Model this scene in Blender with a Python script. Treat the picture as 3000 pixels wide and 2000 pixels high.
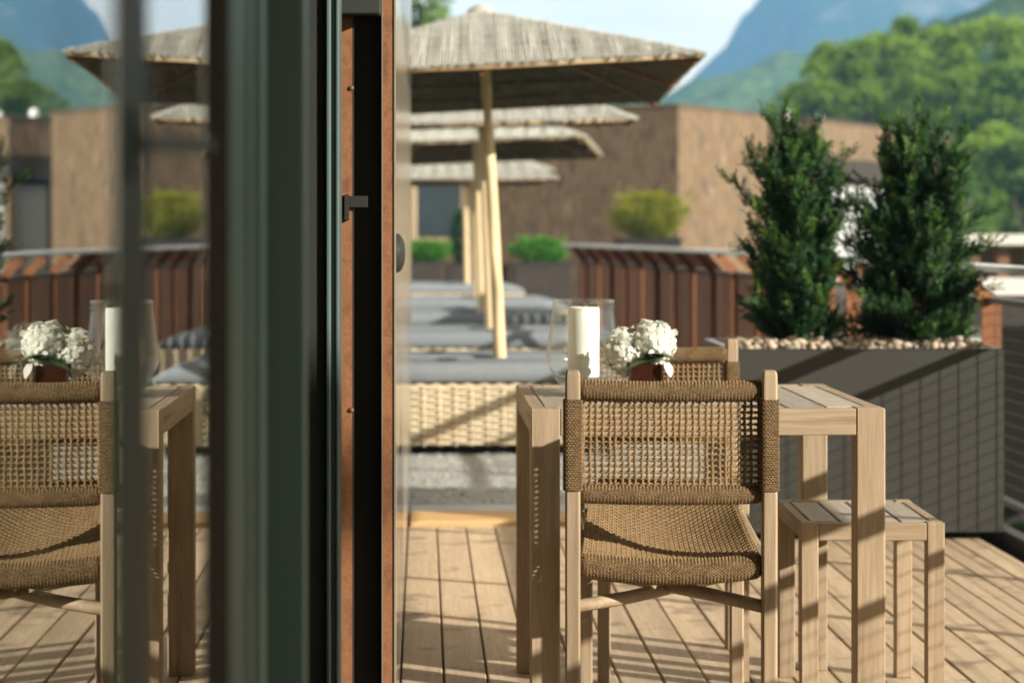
import bpy, math, random
import numpy as np
from mathutils import Vector, Matrix
R = math.radians
random.seed(7)
rng = np.random.default_rng(7)
for _o in list(bpy.data.objects):
    bpy.data.objects.remove(_o)
sc = bpy.context.scene
C = sc.collection

# ------------------------------------------------------------------ camera
cam = bpy.data.cameras.new('camera')
cam.lens = 80.0; cam.sensor_width = 36.0; cam.shift_y = -0.1122
cam.clip_start = 0.05; cam.clip_end = 6000
cam.dof.use_dof = True; cam.dof.focus_distance = 5.0; cam.dof.aperture_fstop = 4.0
camo = bpy.data.objects.new('camera', cam); C.objects.link(camo)
camo.location = (0, 0, 1.167); camo.rotation_euler = (R(90), 0, R(-2.26))
sc.camera = camo

# ------------------------------------------------------------------ light
SUN_EL, SUN_AZ = 18.6, 125.0          # azimuth clockwise from +Y
sdir = Vector((math.sin(R(SUN_AZ)) * math.cos(R(SUN_EL)), math.cos(R(SUN_AZ)) * math.cos(R(SUN_EL)), math.sin(R(SUN_EL))))
world = bpy.data.worlds.new('World'); sc.world = world; world.use_nodes = True
wn = world.node_tree; wn.nodes.clear()
sky = wn.nodes.new('ShaderNodeTexSky'); sky.sky_type = 'NISHITA'; sky.sun_disc = False
sky.sun_elevation = R(SUN_EL); sky.sun_rotation = R(SUN_AZ); sky.air_density = 1.0; sky.dust_density = 1.2; sky.ozone_density = 1.0
tcw = wn.nodes.new('ShaderNodeTexCoord')
mpw = wn.nodes.new('ShaderNodeMapping'); mpw.inputs['Scale'].default_value = (1.6, 1.6, 5.0)
nzw = wn.nodes.new('ShaderNodeTexNoise'); nzw.inputs['Scale'].default_value = 1.5; nzw.inputs['Detail'].default_value = 6
rpw = wn.nodes.new('ShaderNodeValToRGB')
rpw.color_ramp.elements[0].position = 0.22; rpw.color_ramp.elements[0].color = (0.05,) * 3 + (1,)
rpw.color_ramp.elements[1].position = 0.55; rpw.color_ramp.elements[1].color = (0.88, 0.88, 0.88, 1)
mxw = wn.nodes.new('ShaderNodeMix'); mxw.data_type = 'RGBA'
mxw.inputs['B'].default_value = (10.8, 9.1, 6.9, 1)
bgw = wn.nodes.new('ShaderNodeBackground'); bgw.inputs['Strength'].default_value = 0.095
oww = wn.nodes.new('ShaderNodeOutputWorld')
L = wn.links.new
L(tcw.outputs['Generated'], mpw.inputs['Vector']); L(mpw.outputs['Vector'], nzw.inputs['Vector'])
L(nzw.outputs['Fac'], rpw.inputs['Fac']); L(rpw.outputs['Color'], mxw.inputs['Factor'])
L(sky.outputs['Color'], mxw.inputs['A']); L(mxw.outputs['Result'], bgw.inputs['Color']); L(bgw.outputs['Background'], oww.inputs['Surface'])

sun = bpy.data.lights.new('sun', 'SUN'); sun.energy = 5.0; sun.angle = R(0.53); sun.color = (1.0, 0.93, 0.82)
suno = bpy.data.objects.new('sun', sun); C.objects.link(suno)
suno.rotation_euler = (-sdir).to_track_quat('-Z', 'Y').to_euler(); suno.location = sdir * 30

vs = sc.view_settings
vs.view_transform = 'Standard'; vs.look = 'None'; vs.exposure = 1.18; vs.gamma = 1.0; vs.use_curve_mapping = False
sc.render.engine = 'CYCLES'
sc.cycles.use_denoising = True
sc.cycles.filter_width = 1.8
sc.cycles.max_bounces = 10; sc.cycles.transmission_bounces = 8; sc.cycles.transparent_max_bounces = 12
sc.cycles.glossy_bounces = 5; sc.cycles.diffuse_bounces = 3; sc.cycles.volume_bounces = 0
sc.cycles.sample_clamp_indirect = 6.0
sc.cycles.caustics_reflective = False; sc.cycles.caustics_refractive = False

# ------------------------------------------------------------------ helpers
def tag(o, label=None, cat=None, group=None, kind=None):
    if label: o['label'] = label
    if cat: o['category'] = cat
    if group: o['group'] = group
    if kind: o['kind'] = kind
    return o

def empty(name, loc=(0, 0, 0), rz=0.0, label=None, cat=None, group=None, kind=None):
    o = bpy.data.objects.new(name, None); C.objects.link(o)
    o.empty_display_size = 0.05
    o.location = loc; o.rotation_euler = (0, 0, rz)
    return tag(o, label, cat, group, kind)

def _cbox_topology():
    vs_ = []
    for ax in range(3):
        for sx in (-1, 1):
            for sy in (-1, 1):
                for sz in (-1, 1):
                    vs_.append((ax, (sx, sy, sz)))
    idx = {k: i for i, k in enumerate(vs_)}
    faces = []
    for ax in range(3):
        a, b = [i for i in range(3) if i != ax]
        for s in (-1, 1):
            q = []
            for (p, r) in ((-1, -1), (1, -1), (1, 1), (-1, 1)):
                sg = [0, 0, 0]; sg[ax] = s; sg[a] = p; sg[b] = r
                q.append(idx[(ax, tuple(sg))])
            faces.append(q)
    for ax in range(3):                    # edge along ax
        a, b = [i for i in range(3) if i != ax]
        for p in (-1, 1):
            for r in (-1, 1):
                def S(s):
                    sg = [0, 0, 0]; sg[ax] = s; sg[a] = p; sg[b] = r
                    return tuple(sg)
                faces.append([idx[(a, S(-1))], idx[(a, S(1))], idx[(b, S(1))], idx[(b, S(-1))]])
    for sx in (-1, 1):
        for sy in (-1, 1):
            for sz in (-1, 1):
                faces.append([idx[(k, (sx, sy, sz))] for k in range(3)])
    P = np.zeros((24, 3))
    for (ax, sg), i in idx.items():
        for k in range(3):
            P[i, k] = sg[k] * (1.0 if k == ax else 0.8)
    out = []
    for f in faces:
        c = P[f].mean(axis=0); n = np.cross(P[f[1]] - P[f[0]], P[f[2]] - P[f[1]])
        out.append(f if np.dot(n, c) > 0 else f[::-1])
    return vs_, out
_CBV, _CBF = _cbox_topology()

class MB:
    """collects geometry for one mesh object"""
    def __init__(self):
        self.v = []; self.f = []; self.n = 0; self.mi = []
    def add(self, verts, faces, mi=0):
        self.v.append(np.asarray(verts, dtype=float).reshape(-1, 3))
        k = self.n
        self.f.extend([[i + k for i in f] for f in faces])
        self.mi.extend([mi] * len(faces))
        self.n += len(self.v[-1])
        return self
    def box(self, x0, x1, y0, y1, z0, z1, c=0.0, m=None, mi=0):
        cx, cy, cz = (x0 + x1) / 2, (y0 + y1) / 2, (z0 + z1) / 2
        h = (abs(x1 - x0) / 2, abs(y1 - y0) / 2, abs(z1 - z0) / 2)
        if c <= 0:
            P = np.array([(sx * h[0], sy * h[1], sz * h[2]) for sz in (-1, 1) for sy in (-1, 1) for sx in (-1, 1)])
            F = [[0, 2, 3, 1], [4, 5, 7, 6], [0, 1, 5, 4], [2, 6, 7, 3], [0, 4, 6, 2], [1, 3, 7, 5]]
        else:
            c = min(c, min(h) * 0.9)
            P = np.array([[sg[k] * (h[k] if k == ax else h[k] - c) for k in range(3)] for ax, sg in _CBV])
            F = _CBF
        P = P + np.array((cx, cy, cz))
        if m is not None:
            M = np.array(m); P = P @ M[:3, :3].T + M[:3, 3]
        return self.add(P, F, mi)
    def bar(self, a, b, w, h, c=0.0, up=(0, 0, 1), mi=0):
        a = Vector(a); b = Vector(b); d = b - a; Ln = d.length; d.normalize()
        u = Vector(up); s = d.cross(u)
        if s.length < 1e-5: s = d.cross(Vector((1, 0, 0)))
        s.normalize(); u = s.cross(d)
        m = Matrix(((s.x, d.x, u.x, a.x), (s.y, d.y, u.y, a.y), (s.z, d.z, u.z, a.z), (0, 0, 0, 1)))
        return self.box(-w / 2, w / 2, 0, Ln, -h / 2, h / 2, c, m, mi)
    def tube(self, pts, r, n=6, caps=True, ref=(0.0, 0.0, 1.0), closed=False, mi=0):
        P = np.asarray(pts, dtype=float); N = len(P)
        rr = np.full(N, r) if np.isscalar(r) else np.asarray(r)
        if closed: T = np.roll(P, -1, 0) - np.roll(P, 1, 0)
        else: T = np.gradient(P, axis=0)
        T /= np.linalg.norm(T, axis=1)[:, None] + 1e-12
        rf = np.asarray(ref, dtype=float)
        A = np.cross(T, rf); la = np.linalg.norm(A, axis=1)
        bad = la < 0.05
        if bad.any():
            A[bad] = np.cross(T[bad], np.array((0.31, 0.87, 0.2))); la = np.linalg.norm(A, axis=1)
        A /= la[:, None]; B = np.cross(T, A)
        th = np.arange(n) * 2 * math.pi / n
        V = P[:, None, :] + rr[:, None, None] * (np.cos(th)[None, :, None] * A[:, None, :] + np.sin(th)[None, :, None] * B[:, None, :])
        F = []
        for i in range(N if closed else N - 1):
            a = i * n; b = ((i + 1) % N) * n
            for j in range(n):
                k = (j + 1) % n
                F.append((a + j, a + k, b + k, b + j))
        if caps and not closed:
            F.append(tuple(range(n - 1, -1, -1))); F.append(tuple((N - 1) * n + j for j in range(n)))
        return self.add(V.reshape(-1, 3), F, mi)
    def spindles(self, A, B, r, nrm, mi=0):
        """many short plump strands from A to B (arrays), lying on a surface with normals nrm"""
        A = np.asarray(A); B = np.asarray(B); M_ = (A + B) / 2; T = B - A
        T = T / (np.linalg.norm(T, axis=1)[:, None] + 1e-12)
        Nn = np.asarray(nrm); S = np.cross(T, Nn); S /= np.linalg.norm(S, axis=1)[:, None] + 1e-12
        V = np.stack([A, M_ + S * r, M_ + Nn * r, M_ - S * r, M_ - Nn * r * 0.5, B], axis=1).reshape(-1, 3)
        F = []
        for i in range(len(A)):
            k = i * 6
            F += [(k, k + 1, k + 2), (k, k + 2, k + 3), (k, k + 3, k + 4), (k, k + 4, k + 1),
                  (k + 5, k + 2, k + 1), (k + 5, k + 3, k + 2), (k + 5, k + 4, k + 3), (k + 5, k + 1, k + 4)]
        return self.add(V, F, mi)
    def leaves(self, P, D, Nn, ln, wd, mi=0, fold=0.25):
        """diamond leaves: base P, direction D, face normal Nn"""
        P = np.asarray(P); D = np.asarray(D); Nn = np.asarray(Nn)
        D = D / (np.linalg.norm(D, axis=1)[:, None] + 1e-9)
        S = np.cross(D, Nn); S /= np.linalg.norm(S, axis=1)[:, None] + 1e-9
        U = np.cross(S, D)
        ln = np.broadcast_to(ln, (len(P),))[:, None]; wd = np.broadcast_to(wd, (len(P),))[:, None]
        Mid = P + D * ln * 0.48
        V = np.stack([P, Mid + S * wd / 2 + U * wd * fold, P + D * ln, Mid - S * wd / 2 + U * wd * fold], axis=1).reshape(-1, 3)
        F = [(4 * i, 4 * i + 1, 4 * i + 2, 4 * i + 3) for i in range(len(P))]
        return self.add(V, F, mi)
    def lathe(self, prof, n=32, center=(0, 0, 0), closed=False, mi=0):
        prof = list(prof); th = np.arange(n) * 2 * math.pi / n
        V = []
        for r, z in prof:
            for t in th: V.append((center[0] + r * math.cos(t), center[1] + r * math.sin(t), center[2] + z))
        F = []; N = len(prof)
        for i in range(N if closed else N - 1):
            a = i * n; b = ((i + 1) % N) * n
            for j in range(n):
                k = (j + 1) % n
                F.append((a + j, a + k, b + k, b + j))
        return self.add(V, F, mi)
    def prism(self, poly, z0, z1, mi=0):
        n = len(poly)
        V = [(x, y, z0) for x, y in poly] + [(x, y, z1) for x, y in poly]
        F = [tuple(range(n - 1, -1, -1)), tuple(range(n, 2 * n))] + [(i, (i + 1) % n, n + (i + 1) % n, n + i) for i in range(n)]
        return self.add(V, F, mi)
    def mesh(self, name, mats, smooth=False):
        me = bpy.data.meshes.new(name)
        V = np.concatenate(self.v) if self.v else np.zeros((0, 3))
        me.from_pydata(V.tolist(), [], self.f)
        mats = mats if isinstance(mats, (list, tuple)) else [mats]
        for m in mats: me.materials.append(m)
        if len(mats) > 1: me.polygons.foreach_set('material_index', np.array(self.mi, dtype=np.int32))
        if smooth: me.polygons.foreach_set('use_smooth', np.ones(len(me.polygons), dtype=bool))
        me.update()
        return me
    def build(self, name, mats, parent=None, smooth=False, kind=None, loc=None):
        o = bpy.data.objects.new(name, self.mesh(name, mats, smooth)); C.objects.link(o)
        if parent is not None: o.parent = parent
        if loc is not None: o.location = loc
        if kind: o['kind'] = kind
        return o

def inst(name, me, parent=None, loc=(0, 0, 0), rot=(0, 0, 0), scale=(1, 1, 1)):
    o = bpy.data.objects.new(name, me); C.objects.link(o); o.parent = parent
    o.location = loc; o.rotation_euler = rot; o.scale = scale
    return o

def kids(o): return [x for x in bpy.data.objects if x.parent == o]
def copy_tree(o, parent=None):
    c = o.copy(); C.objects.link(c); c.parent = parent
    for ch in kids(o): copy_tree(ch, c)
    return c

# ------------------------------------------------------------------ materials
def _nt(name):
    m = bpy.data.materials.new(name); m.use_nodes = True
    nt = m.node_tree; b = nt.nodes['Principled BSDF']
    return m, nt, b

def surf(name, cols, scale=4.0, stretch=(1, 1, 1), rough=0.6, metal=0.0, spec=0.4, bump=0.0, bscale=None, detail=6.0,
         rnd=0.0, lo=0.3, hi=0.7, spots=None, coat=0.0, trans=0.0, rough_var=0.0, distort=0.0, fine=0.0):
    """noise-driven colour between cols, object coordinates, optional bump, spots and per-object variation"""
    m, nt, b = _nt(name); N = nt.nodes.new; K = nt.links.new
    tc = N('ShaderNodeTexCoord'); mp = N('ShaderNodeMapping'); mp.inputs['Scale'].default_value = stretch
    oi = N('ShaderNodeObjectInfo')
    ad = N('ShaderNodeVectorMath'); ad.operation = 'ADD'
    sl = N('ShaderNodeVectorMath'); sl.operation = 'SCALE'; sl.inputs[0].default_value = (13.1, 7.7, 5.3)
    K(oi.outputs['Random'], sl.inputs['Scale']); K(tc.outputs['Object'], ad.inputs[0]); K(sl.outputs[0], ad.inputs[1])
    K(ad.outputs[0], mp.inputs['Vector'])
    nz = N('ShaderNodeTexNoise'); nz.inputs['Scale'].default_value = scale; nz.inputs['Detail'].default_value = detail
    nz.inputs['Roughness'].default_value = 0.62; nz.inputs['Distortion'].default_value = distort
    K(mp.outputs['Vector'], nz.inputs['Vector'])
    rp = N('ShaderNodeValToRGB'); els = rp.color_ramp.elements
    k = len(cols)
    for i, c in enumerate(cols):
        p = lo + (hi - lo) * (i / (k - 1) if k > 1 else 0)
        e = els[i] if i < 2 else els.new(p)
        e.position = p; e.color = (*c, 1)
    if k == 1: els[1].color = (*cols[0], 1)
    K(nz.outputs['Fac'], rp.inputs['Fac'])
    col = rp.outputs['Color']
    if fine > 0:
        n3 = N('ShaderNodeTexNoise'); n3.inputs['Scale'].default_value = scale * 9; n3.inputs['Detail'].default_value = 3
        K(mp.outputs['Vector'], n3.inputs['Vector'])
        mr = N('ShaderNodeMapRange'); mr.inputs['From Min'].default_value = 0.3; mr.inputs['From Max'].default_value = 0.7
        mr.inputs['To Min'].default_value = 1 - fine; mr.inputs['To Max'].default_value = 1 + fine * 0.6
        K(n3.outputs['Fac'], mr.inputs['Value'])
        mm = N('ShaderNodeMix'); mm.data_type = 'RGBA'; mm.blend_type = 'MULTIPLY'; mm.inputs['Factor'].default_value = 1
        K(col, mm.inputs['A']); K(mr.outputs['Result'], mm.inputs['B']); col = mm.outputs['Result']
    if spots:
        scol, sscale, amt = spots
        n2 = N('ShaderNodeTexNoise'); n2.inputs['Scale'].default_value = sscale; n2.inputs['Detail'].default_value = 4
        K(ad.outputs[0], n2.inputs['Vector'])
        r2 = N('ShaderNodeValToRGB'); r2.color_ramp.elements[0].position = 0.56; r2.color_ramp.elements[1].position = 0.72
        r2.color_ramp.elements[1].color = (amt, amt, amt, 1)
        K(n2.outputs['Fac'], r2.inputs['Fac'])
        mx = N('ShaderNodeMix'); mx.data_type = 'RGBA'; mx.inputs['B'].default_value = (*scol, 1)
        K(r2.outputs['Color'], mx.inputs['Factor']); K(col, mx.inputs['A']); col = mx.outputs['Result']
    if rnd > 0:
        hs = N('ShaderNodeHueSaturation')
        mr2 = N('ShaderNodeMapRange'); mr2.inputs['To Min'].default_value = 1 - rnd; mr2.inputs['To Max'].default_value = 1 + rnd
        K(oi.outputs['Random'], mr2.inputs['Value']); K(mr2.outputs['Result'], hs.inputs['Value']); K(col, hs.inputs['Color'])
        col = hs.outputs['Color']
    K(col, b.inputs['Base Color'])
    b.inputs['Roughness'].default_value = rough; b.inputs['Metallic'].default_value = metal
    b.inputs['Specular IOR Level'].default_value = spec
    if rough_var > 0:
        mr3 = N('ShaderNodeMapRange'); mr3.inputs['To Min'].default_value = rough - rough_var; mr3.inputs['To Max'].default_value = rough + rough_var
        K(nz.outputs['Fac'], mr3.inputs['Value']); K(mr3.outputs['Result'], b.inputs['Roughness'])
    if coat: b.inputs['Coat Weight'].default_value = coat; b.inputs['Coat Roughness'].default_value = 0.1
    if trans:
        b.inputs['Subsurface Weight'].default_value = trans; b.inputs['Subsurface Radius'].default_value = (0.02, 0.015, 0.01)
    if bump > 0:
        bp = N('ShaderNodeBump'); bp.inputs['Strength'].default_value = bump; bp.inputs['Distance'].default_value = 0.004
        if bscale:
            nb = N('ShaderNodeTexNoise'); nb.inputs['Scale'].default_value = bscale; nb.inputs['Detail'].default_value = 5
            K(mp.outputs['Vector'], nb.inputs['Vector']); K(nb.outputs['Fac'], bp.inputs['Height'])
        else: K(nz.outputs['Fac'], bp.inputs['Height'])
        K(bp.outputs['Normal'], b.inputs['Normal'])
    return m

def leafmat(name, c1, c2, rnd=0.2, tr=0.35, rough=0.5, scale=6.0):
    m = surf(name, [c1, c2], scale=scale, rough=rough, spec=0.35, rnd=rnd, detail=3)
    nt = m.node_tree; b = nt.nodes['Principled BSDF']; out = nt.nodes['Material Output']
    t = nt.nodes.new('ShaderNodeBsdfTranslucent'); mix = nt.nodes.new('ShaderNodeMixShader'); mix.inputs[0].default_value = tr
    src = b.inputs['Base Color'].links[0].from_socket
    nt.links.new(src, t.inputs['Color'])
    nt.links.new(b.outputs[0], mix.inputs[1]); nt.links.new(t.outputs[0], mix.inputs[2]); nt.links.new(mix.outputs[0], out.inputs['Surface'])
    return m

def wood(name, light, dark, axis, s=30.0, rough=0.6, bump=0.3, rnd=0.15, spots=None, spec=0.3):
    st = [1.0, 1.0, 1.0]; st[axis] = 0.045
    return surf(name, [dark, light, tuple(0.5 * (a + b) for a, b in zip(light, dark)), light], scale=s, stretch=tuple(st), rough=rough,
                bump=bump, rnd=rnd, lo=0.28, hi=0.70, spots=spots, spec=spec, fine=0.14)

M = {}
TL, TD = (0.365, 0.275, 0.178), (0.20, 0.138, 0.080)
for i, a in enumerate('xyz'): M['teak_' + a] = wood('teak_' + a, TL, TD, i)
M['teak_top'] = wood('teak_weathered', (0.40, 0.36, 0.29), (0.30, 0.255, 0.195), 1)
M['deck'] = wood('larch_decking', (0.54, 0.42, 0.28), (0.39, 0.29, 0.18), 1, s=22, rough=0.62, rnd=0.14, spots=((0.16, 0.115, 0.08), 7.0, 0.8))
M['deck_edge'] = wood('fresh_larch', (0.56, 0.37, 0.17), (0.46, 0.28, 0.12), 0, s=20, rnd=0.06)
M['subframe'] = surf('deck_joist', [(0.035, 0.028, 0.02), (0.05, 0.04, 0.03)], rough=0.9)
M['rope'] = surf('rope_cord', [(0.165, 0.106, 0.048), (0.305, 0.203, 0.104)], scale=60, rough=0.75, spec=0.25, rnd=0.03, bump=0.2, bscale=400)
M['rope_core'] = surf('rope_core', [(0.030, 0.018, 0.009), (0.05, 0.03, 0.015)], scale=40, rough=0.9, spec=0.1)  # near-black core paints in the shade between the cords
M['wicker'] = surf('pale_wicker', [(0.45, 0.37, 0.24), (0.60, 0.52, 0.37)], scale=25, rough=0.7, rnd=0.06, spots=((0.34, 0.23, 0.12), 5.0, 0.6))
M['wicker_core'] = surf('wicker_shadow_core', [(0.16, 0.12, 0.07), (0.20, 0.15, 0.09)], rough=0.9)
M['cushion'] = surf('grey_canvas', [(0.172, 0.195, 0.212), (0.202, 0.228, 0.245)], scale=14, rough=0.9, spec=0.15, bump=0.2, bscale=300, rnd=0.05)
M['dark_strip'] = surf('navy_strip', [(0.02, 0.035, 0.05), (0.035, 0.05, 0.07)], rough=0.8)
M['towel'] = surf('blue_towel', [(0.10, 0.19, 0.30), (0.14, 0.24, 0.36)], rough=0.95, scale=30, bump=0.4, bscale=150)
M['pole'] = wood('peeled_pine_pole', (0.66, 0.52, 0.31), (0.55, 0.40, 0.21), 2, s=14, rough=0.55, rnd=0.08)
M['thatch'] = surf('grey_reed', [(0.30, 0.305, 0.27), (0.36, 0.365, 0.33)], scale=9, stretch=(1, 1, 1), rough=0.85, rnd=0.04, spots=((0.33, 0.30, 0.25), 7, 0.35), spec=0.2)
M['thatch_under'] = surf('shaded_reed', [(0.075, 0.062, 0.04), (0.15, 0.125, 0.08)], scale=14, rough=0.95, spec=0.1, spots=((0.25, 0.19, 0.12), 9, 0.5))  # shade under the canopy put into the reed colour
M['batten'] = wood('bamboo_batten', (0.52, 0.38, 0.22), (0.38, 0.26, 0.14), 0, rough=0.6)
M['planter'] = surf('bronze_powder_coat', [(0.026, 0.0255, 0.0205), (0.031, 0.0305, 0.025)], scale=3, rough=0.55, spec=0.35, bump=0.05, bscale=500)
M['planter_rim'] = surf('planter_rim_metal', [(0.07, 0.075, 0.08), (0.09, 0.095, 0.1)], rough=0.25, metal=0.7)
M['soil'] = surf('planter_soil', [(0.03, 0.02, 0.013), (0.06, 0.04, 0.025)], scale=20, rough=0.95)
M['stone'] = surf('river_pebble', [(0.20, 0.155, 0.11), (0.44, 0.37, 0.28)], scale=14, rough=0.75, rnd=0.55, bump=0.2)
M['rust'] = surf('corten_steel', [(0.16, 0.060, 0.024), (0.25, 0.098, 0.036), (0.12, 0.050, 0.024)], scale=9, stretch=(1, 1, 0.35), rough=0.75, rnd=0.12, fine=0.15)
M['handrail'] = surf('brushed_steel', [(0.66, 0.69, 0.71), (0.74, 0.76, 0.78)], scale=5, rough=0.30, metal=0.9)
M['rust_shade'] = surf('shaded_corten', [(0.075, 0.036, 0.020), (0.12, 0.054, 0.027)], scale=9, rough=0.85, rnd=0.3)  # corten darkened to paint the shade between the railing posts
M['dark_steel'] = surf('dark_steel', [(0.018, 0.016, 0.014), (0.028, 0.024, 0.02)], scale=8, rough=0.5, spec=0.4)
M['frame'] = surf('dark_green_aluminium', [(0.080, 0.132, 0.116), (0.090, 0.145, 0.128)], scale=2, rough=0.42, spec=0.4, bump=0.04, bscale=600)
M['frame_edge'] = surf('grey_green_aluminium', [(0.08, 0.115, 0.108), (0.095, 0.135, 0.125)], scale=2, rough=0.28, spec=0.6)
M['stile'] = surf('dark_bronze_stile', [(0.028, 0.029, 0.024), (0.034, 0.036, 0.030)], scale=2, rough=0.5, spec=0.07)
M['bead'] = surf('green_bead_aluminium', [(0.075, 0.118, 0.103), (0.085, 0.130, 0.115)], scale=2, rough=0.5, spec=0.14)
M['gasket'] = surf('black_rubber', [(0.022, 0.026, 0.023), (0.030, 0.034, 0.030)], rough=0.65, spec=0.25)
M['brown_gasket'] = surf('brown_seal', [(0.035, 0.029, 0.024), (0.045, 0.037, 0.03)], rough=0.8, spec=0.0)
M['ply'] = surf('plywood_edge_stain', [(0.13, 0.052, 0.022), (0.25, 0.108, 0.044), (0.18, 0.072, 0.028)], scale=26, stretch=(1, 1, 0.8), rough=0.75, fine=0.2, spots=((0.16, 0.06, 0.03), 8, 0.6))
M['clad'] = surf('varnished_cladding', [(0.24, 0.20, 0.15), (0.28, 0.24, 0.185)], scale=5, stretch=(1, 0.3, 1), rough=0.14, spec=0.5, bump=0.02)
M['void'] = surf('dark_membrane', [(0.028, 0.024, 0.019), (0.042, 0.035, 0.027)], rough=0.8, spec=0.2)
M['chrome'] = surf('screw_brass', [(0.35, 0.2, 0.1), (0.4, 0.25, 0.13)], rough=0.35, metal=0.8)
M['int_wall'] = surf('interior_plaster', [(0.05, 0.045, 0.04), (0.06, 0.055, 0.05)], rough=0.9)
M['int_floor'] = surf('interior_oak', [(0.08, 0.06, 0.04), (0.11, 0.08, 0.055)], rough=0.5, stretch=(1, 0.1, 1), scale=12)
M['stucco'] = surf('rough_facade', [(0.072, 0.052, 0.036), (0.185, 0.133, 0.080), (0.135, 0.088, 0.052), (0.235, 0.178, 0.112)], scale=3.6, stretch=(1, 1, 0.4), rough=0.9, spec=0.15,
                    lo=0.32, hi=0.66, spots=((0.085, 0.070, 0.055), 3.2, 0.85), fine=0.1)
M['coping'] = surf('roof_coping', [(0.09, 0.065, 0.05), (0.12, 0.09, 0.07)], rough=0.7)
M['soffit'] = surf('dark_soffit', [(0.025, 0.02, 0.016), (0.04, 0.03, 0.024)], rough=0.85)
M['blind'] = surf('white_blind', [(0.36, 0.375, 0.37), (0.42, 0.435, 0.43)], rough=0.6, stretch=(0.2, 0.2, 6), scale=5)
M['win'] = surf('dark_window', [(0.012, 0.035, 0.05), (0.02, 0.05, 0.065)], rough=0.12, spec=0.6)
M['cream'] = surf('cream_trim', [(0.55, 0.42, 0.27), (0.62, 0.48, 0.32)], rough=0.7)
M['vent'] = surf('white_plastic', [(0.75, 0.78, 0.8), (0.82, 0.84, 0.85)], rough=0.4)
M['paving'] = surf('pale_gravel', [(0.25, 0.275, 0.275), (0.38, 0.39, 0.37), (0.32, 0.34, 0.33), (0.46, 0.46, 0.42)], scale=1.6, rough=0.92, spec=0.2, spots=((0.17, 0.17, 0.16), 0.9, 0.6), fine=0.25, bump=0.6, bscale=40)
M['pebble'] = surf('pale_chipping', [(0.30, 0.29, 0.26), (0.44, 0.42, 0.37)], scale=6, rough=0.85)
M['trim'] = surf('zinc_edge', [(0.48, 0.54, 0.58), (0.56, 0.62, 0.66)], rough=0.35, metal=0.6)
M['lawn'] = surf('mown_lawn', [(0.045, 0.10, 0.022), (0.085, 0.16, 0.035)], scale=0.35, rough=0.95, fine=0.3)
M['glass_ww'] = None
M['yew'] = leafmat('yew_needles', (0.010, 0.038, 0.012), (0.030, 0.090, 0.022), rnd=0.1, tr=0.25, rough=0.65)
M['yew_tip'] = leafmat('yew_new_growth', (0.06, 0.15, 0.025), (0.12, 0.22, 0.04), rnd=0.1, tr=0.4)
M['bark'] = surf('bark', [(0.05, 0.035, 0.024), (0.10, 0.075, 0.05)], scale=12, stretch=(1, 1, 0.3), rough=0.9, bump=0.6)
M['tree_a'] = leafmat('broadleaf_bright', (0.13, 0.235, 0.020), (0.24, 0.36, 0.042), rnd=0.22, tr=0.45, scale=0.5)
M['tree_b'] = leafmat('broadleaf_deep', (0.065, 0.14, 0.018), (0.14, 0.235, 0.035), rnd=0.22, tr=0.4, scale=0.5)
M['golden'] = leafmat('golden_foliage', (0.17, 0.205, 0.015), (0.32, 0.32, 0.03), rnd=0.1, tr=0.4, scale=3)
M['lime'] = leafmat('fresh_green_foliage', (0.055, 0.20, 0.02), (0.11, 0.32, 0.035), rnd=0.1, tr=0.4)
M['petal'] = leafmat('white_petal', (0.70, 0.72, 0.62), (0.86, 0.87, 0.80), rnd=0.02, tr=0.45, scale=25)
M['hleaf'] = surf('hydrangea_leaf', [(0.035, 0.085, 0.025), (0.085, 0.16, 0.055)], scale=40, rough=0.45, bump=0.3)
M['wax'] = surf('candle_wax', [(0.80, 0.79, 0.73), (0.86, 0.85, 0.80)], scale=6, rough=0.5, trans=0.25)
M['brown_glass'] = surf('amber_vase_glass', [(0.022, 0.0065, 0.0035), (0.045, 0.013, 0.0065)], scale=12, rough=0.06, spec=0.7, coat=0.6)
M['hill_far'] = surf('mountain_forest', [(0.012, 0.035, 0.018), (0.05, 0.085, 0.04), (0.03, 0.06, 0.03), (0.15, 0.15, 0.12)], scale=0.03, rough=1.0, spec=0.0, detail=10, fine=0.3)
M['hill_mid'] = surf('hill_forest', [(0.02, 0.055, 0.018), (0.12, 0.18, 0.045), (0.05, 0.10, 0.03), (0.24, 0.27, 0.11)], scale=0.05, rough=1.0, spec=0.0, detail=10, fine=0.35)
M['hill_near'] = surf('slope_forest', [(0.012, 0.04, 0.014), (0.07, 0.11, 0.035), (0.03, 0.07, 0.022), (0.17, 0.17, 0.10)], scale=0.11, rough=1.0, spec=0.0, detail=10, fine=0.35)
M['white_roof'] = surf('white_membrane', [(0.40, 0.39, 0.35), (0.55, 0.53, 0.49)], scale=1.2, rough=0.7, spots=((0.35, 0.34, 0.32), 0.8, 0.5))
M['brownwood'] = wood('brown_timber', (0.20, 0.10, 0.05), (0.12, 0.06, 0.03), 2)
M['wing'] = surf('grey_render', [(0.36, 0.38, 0.35), (0.42, 0.44, 0.40)], rough=0.9)  # render for the unseen pieces added to cast shade

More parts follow.
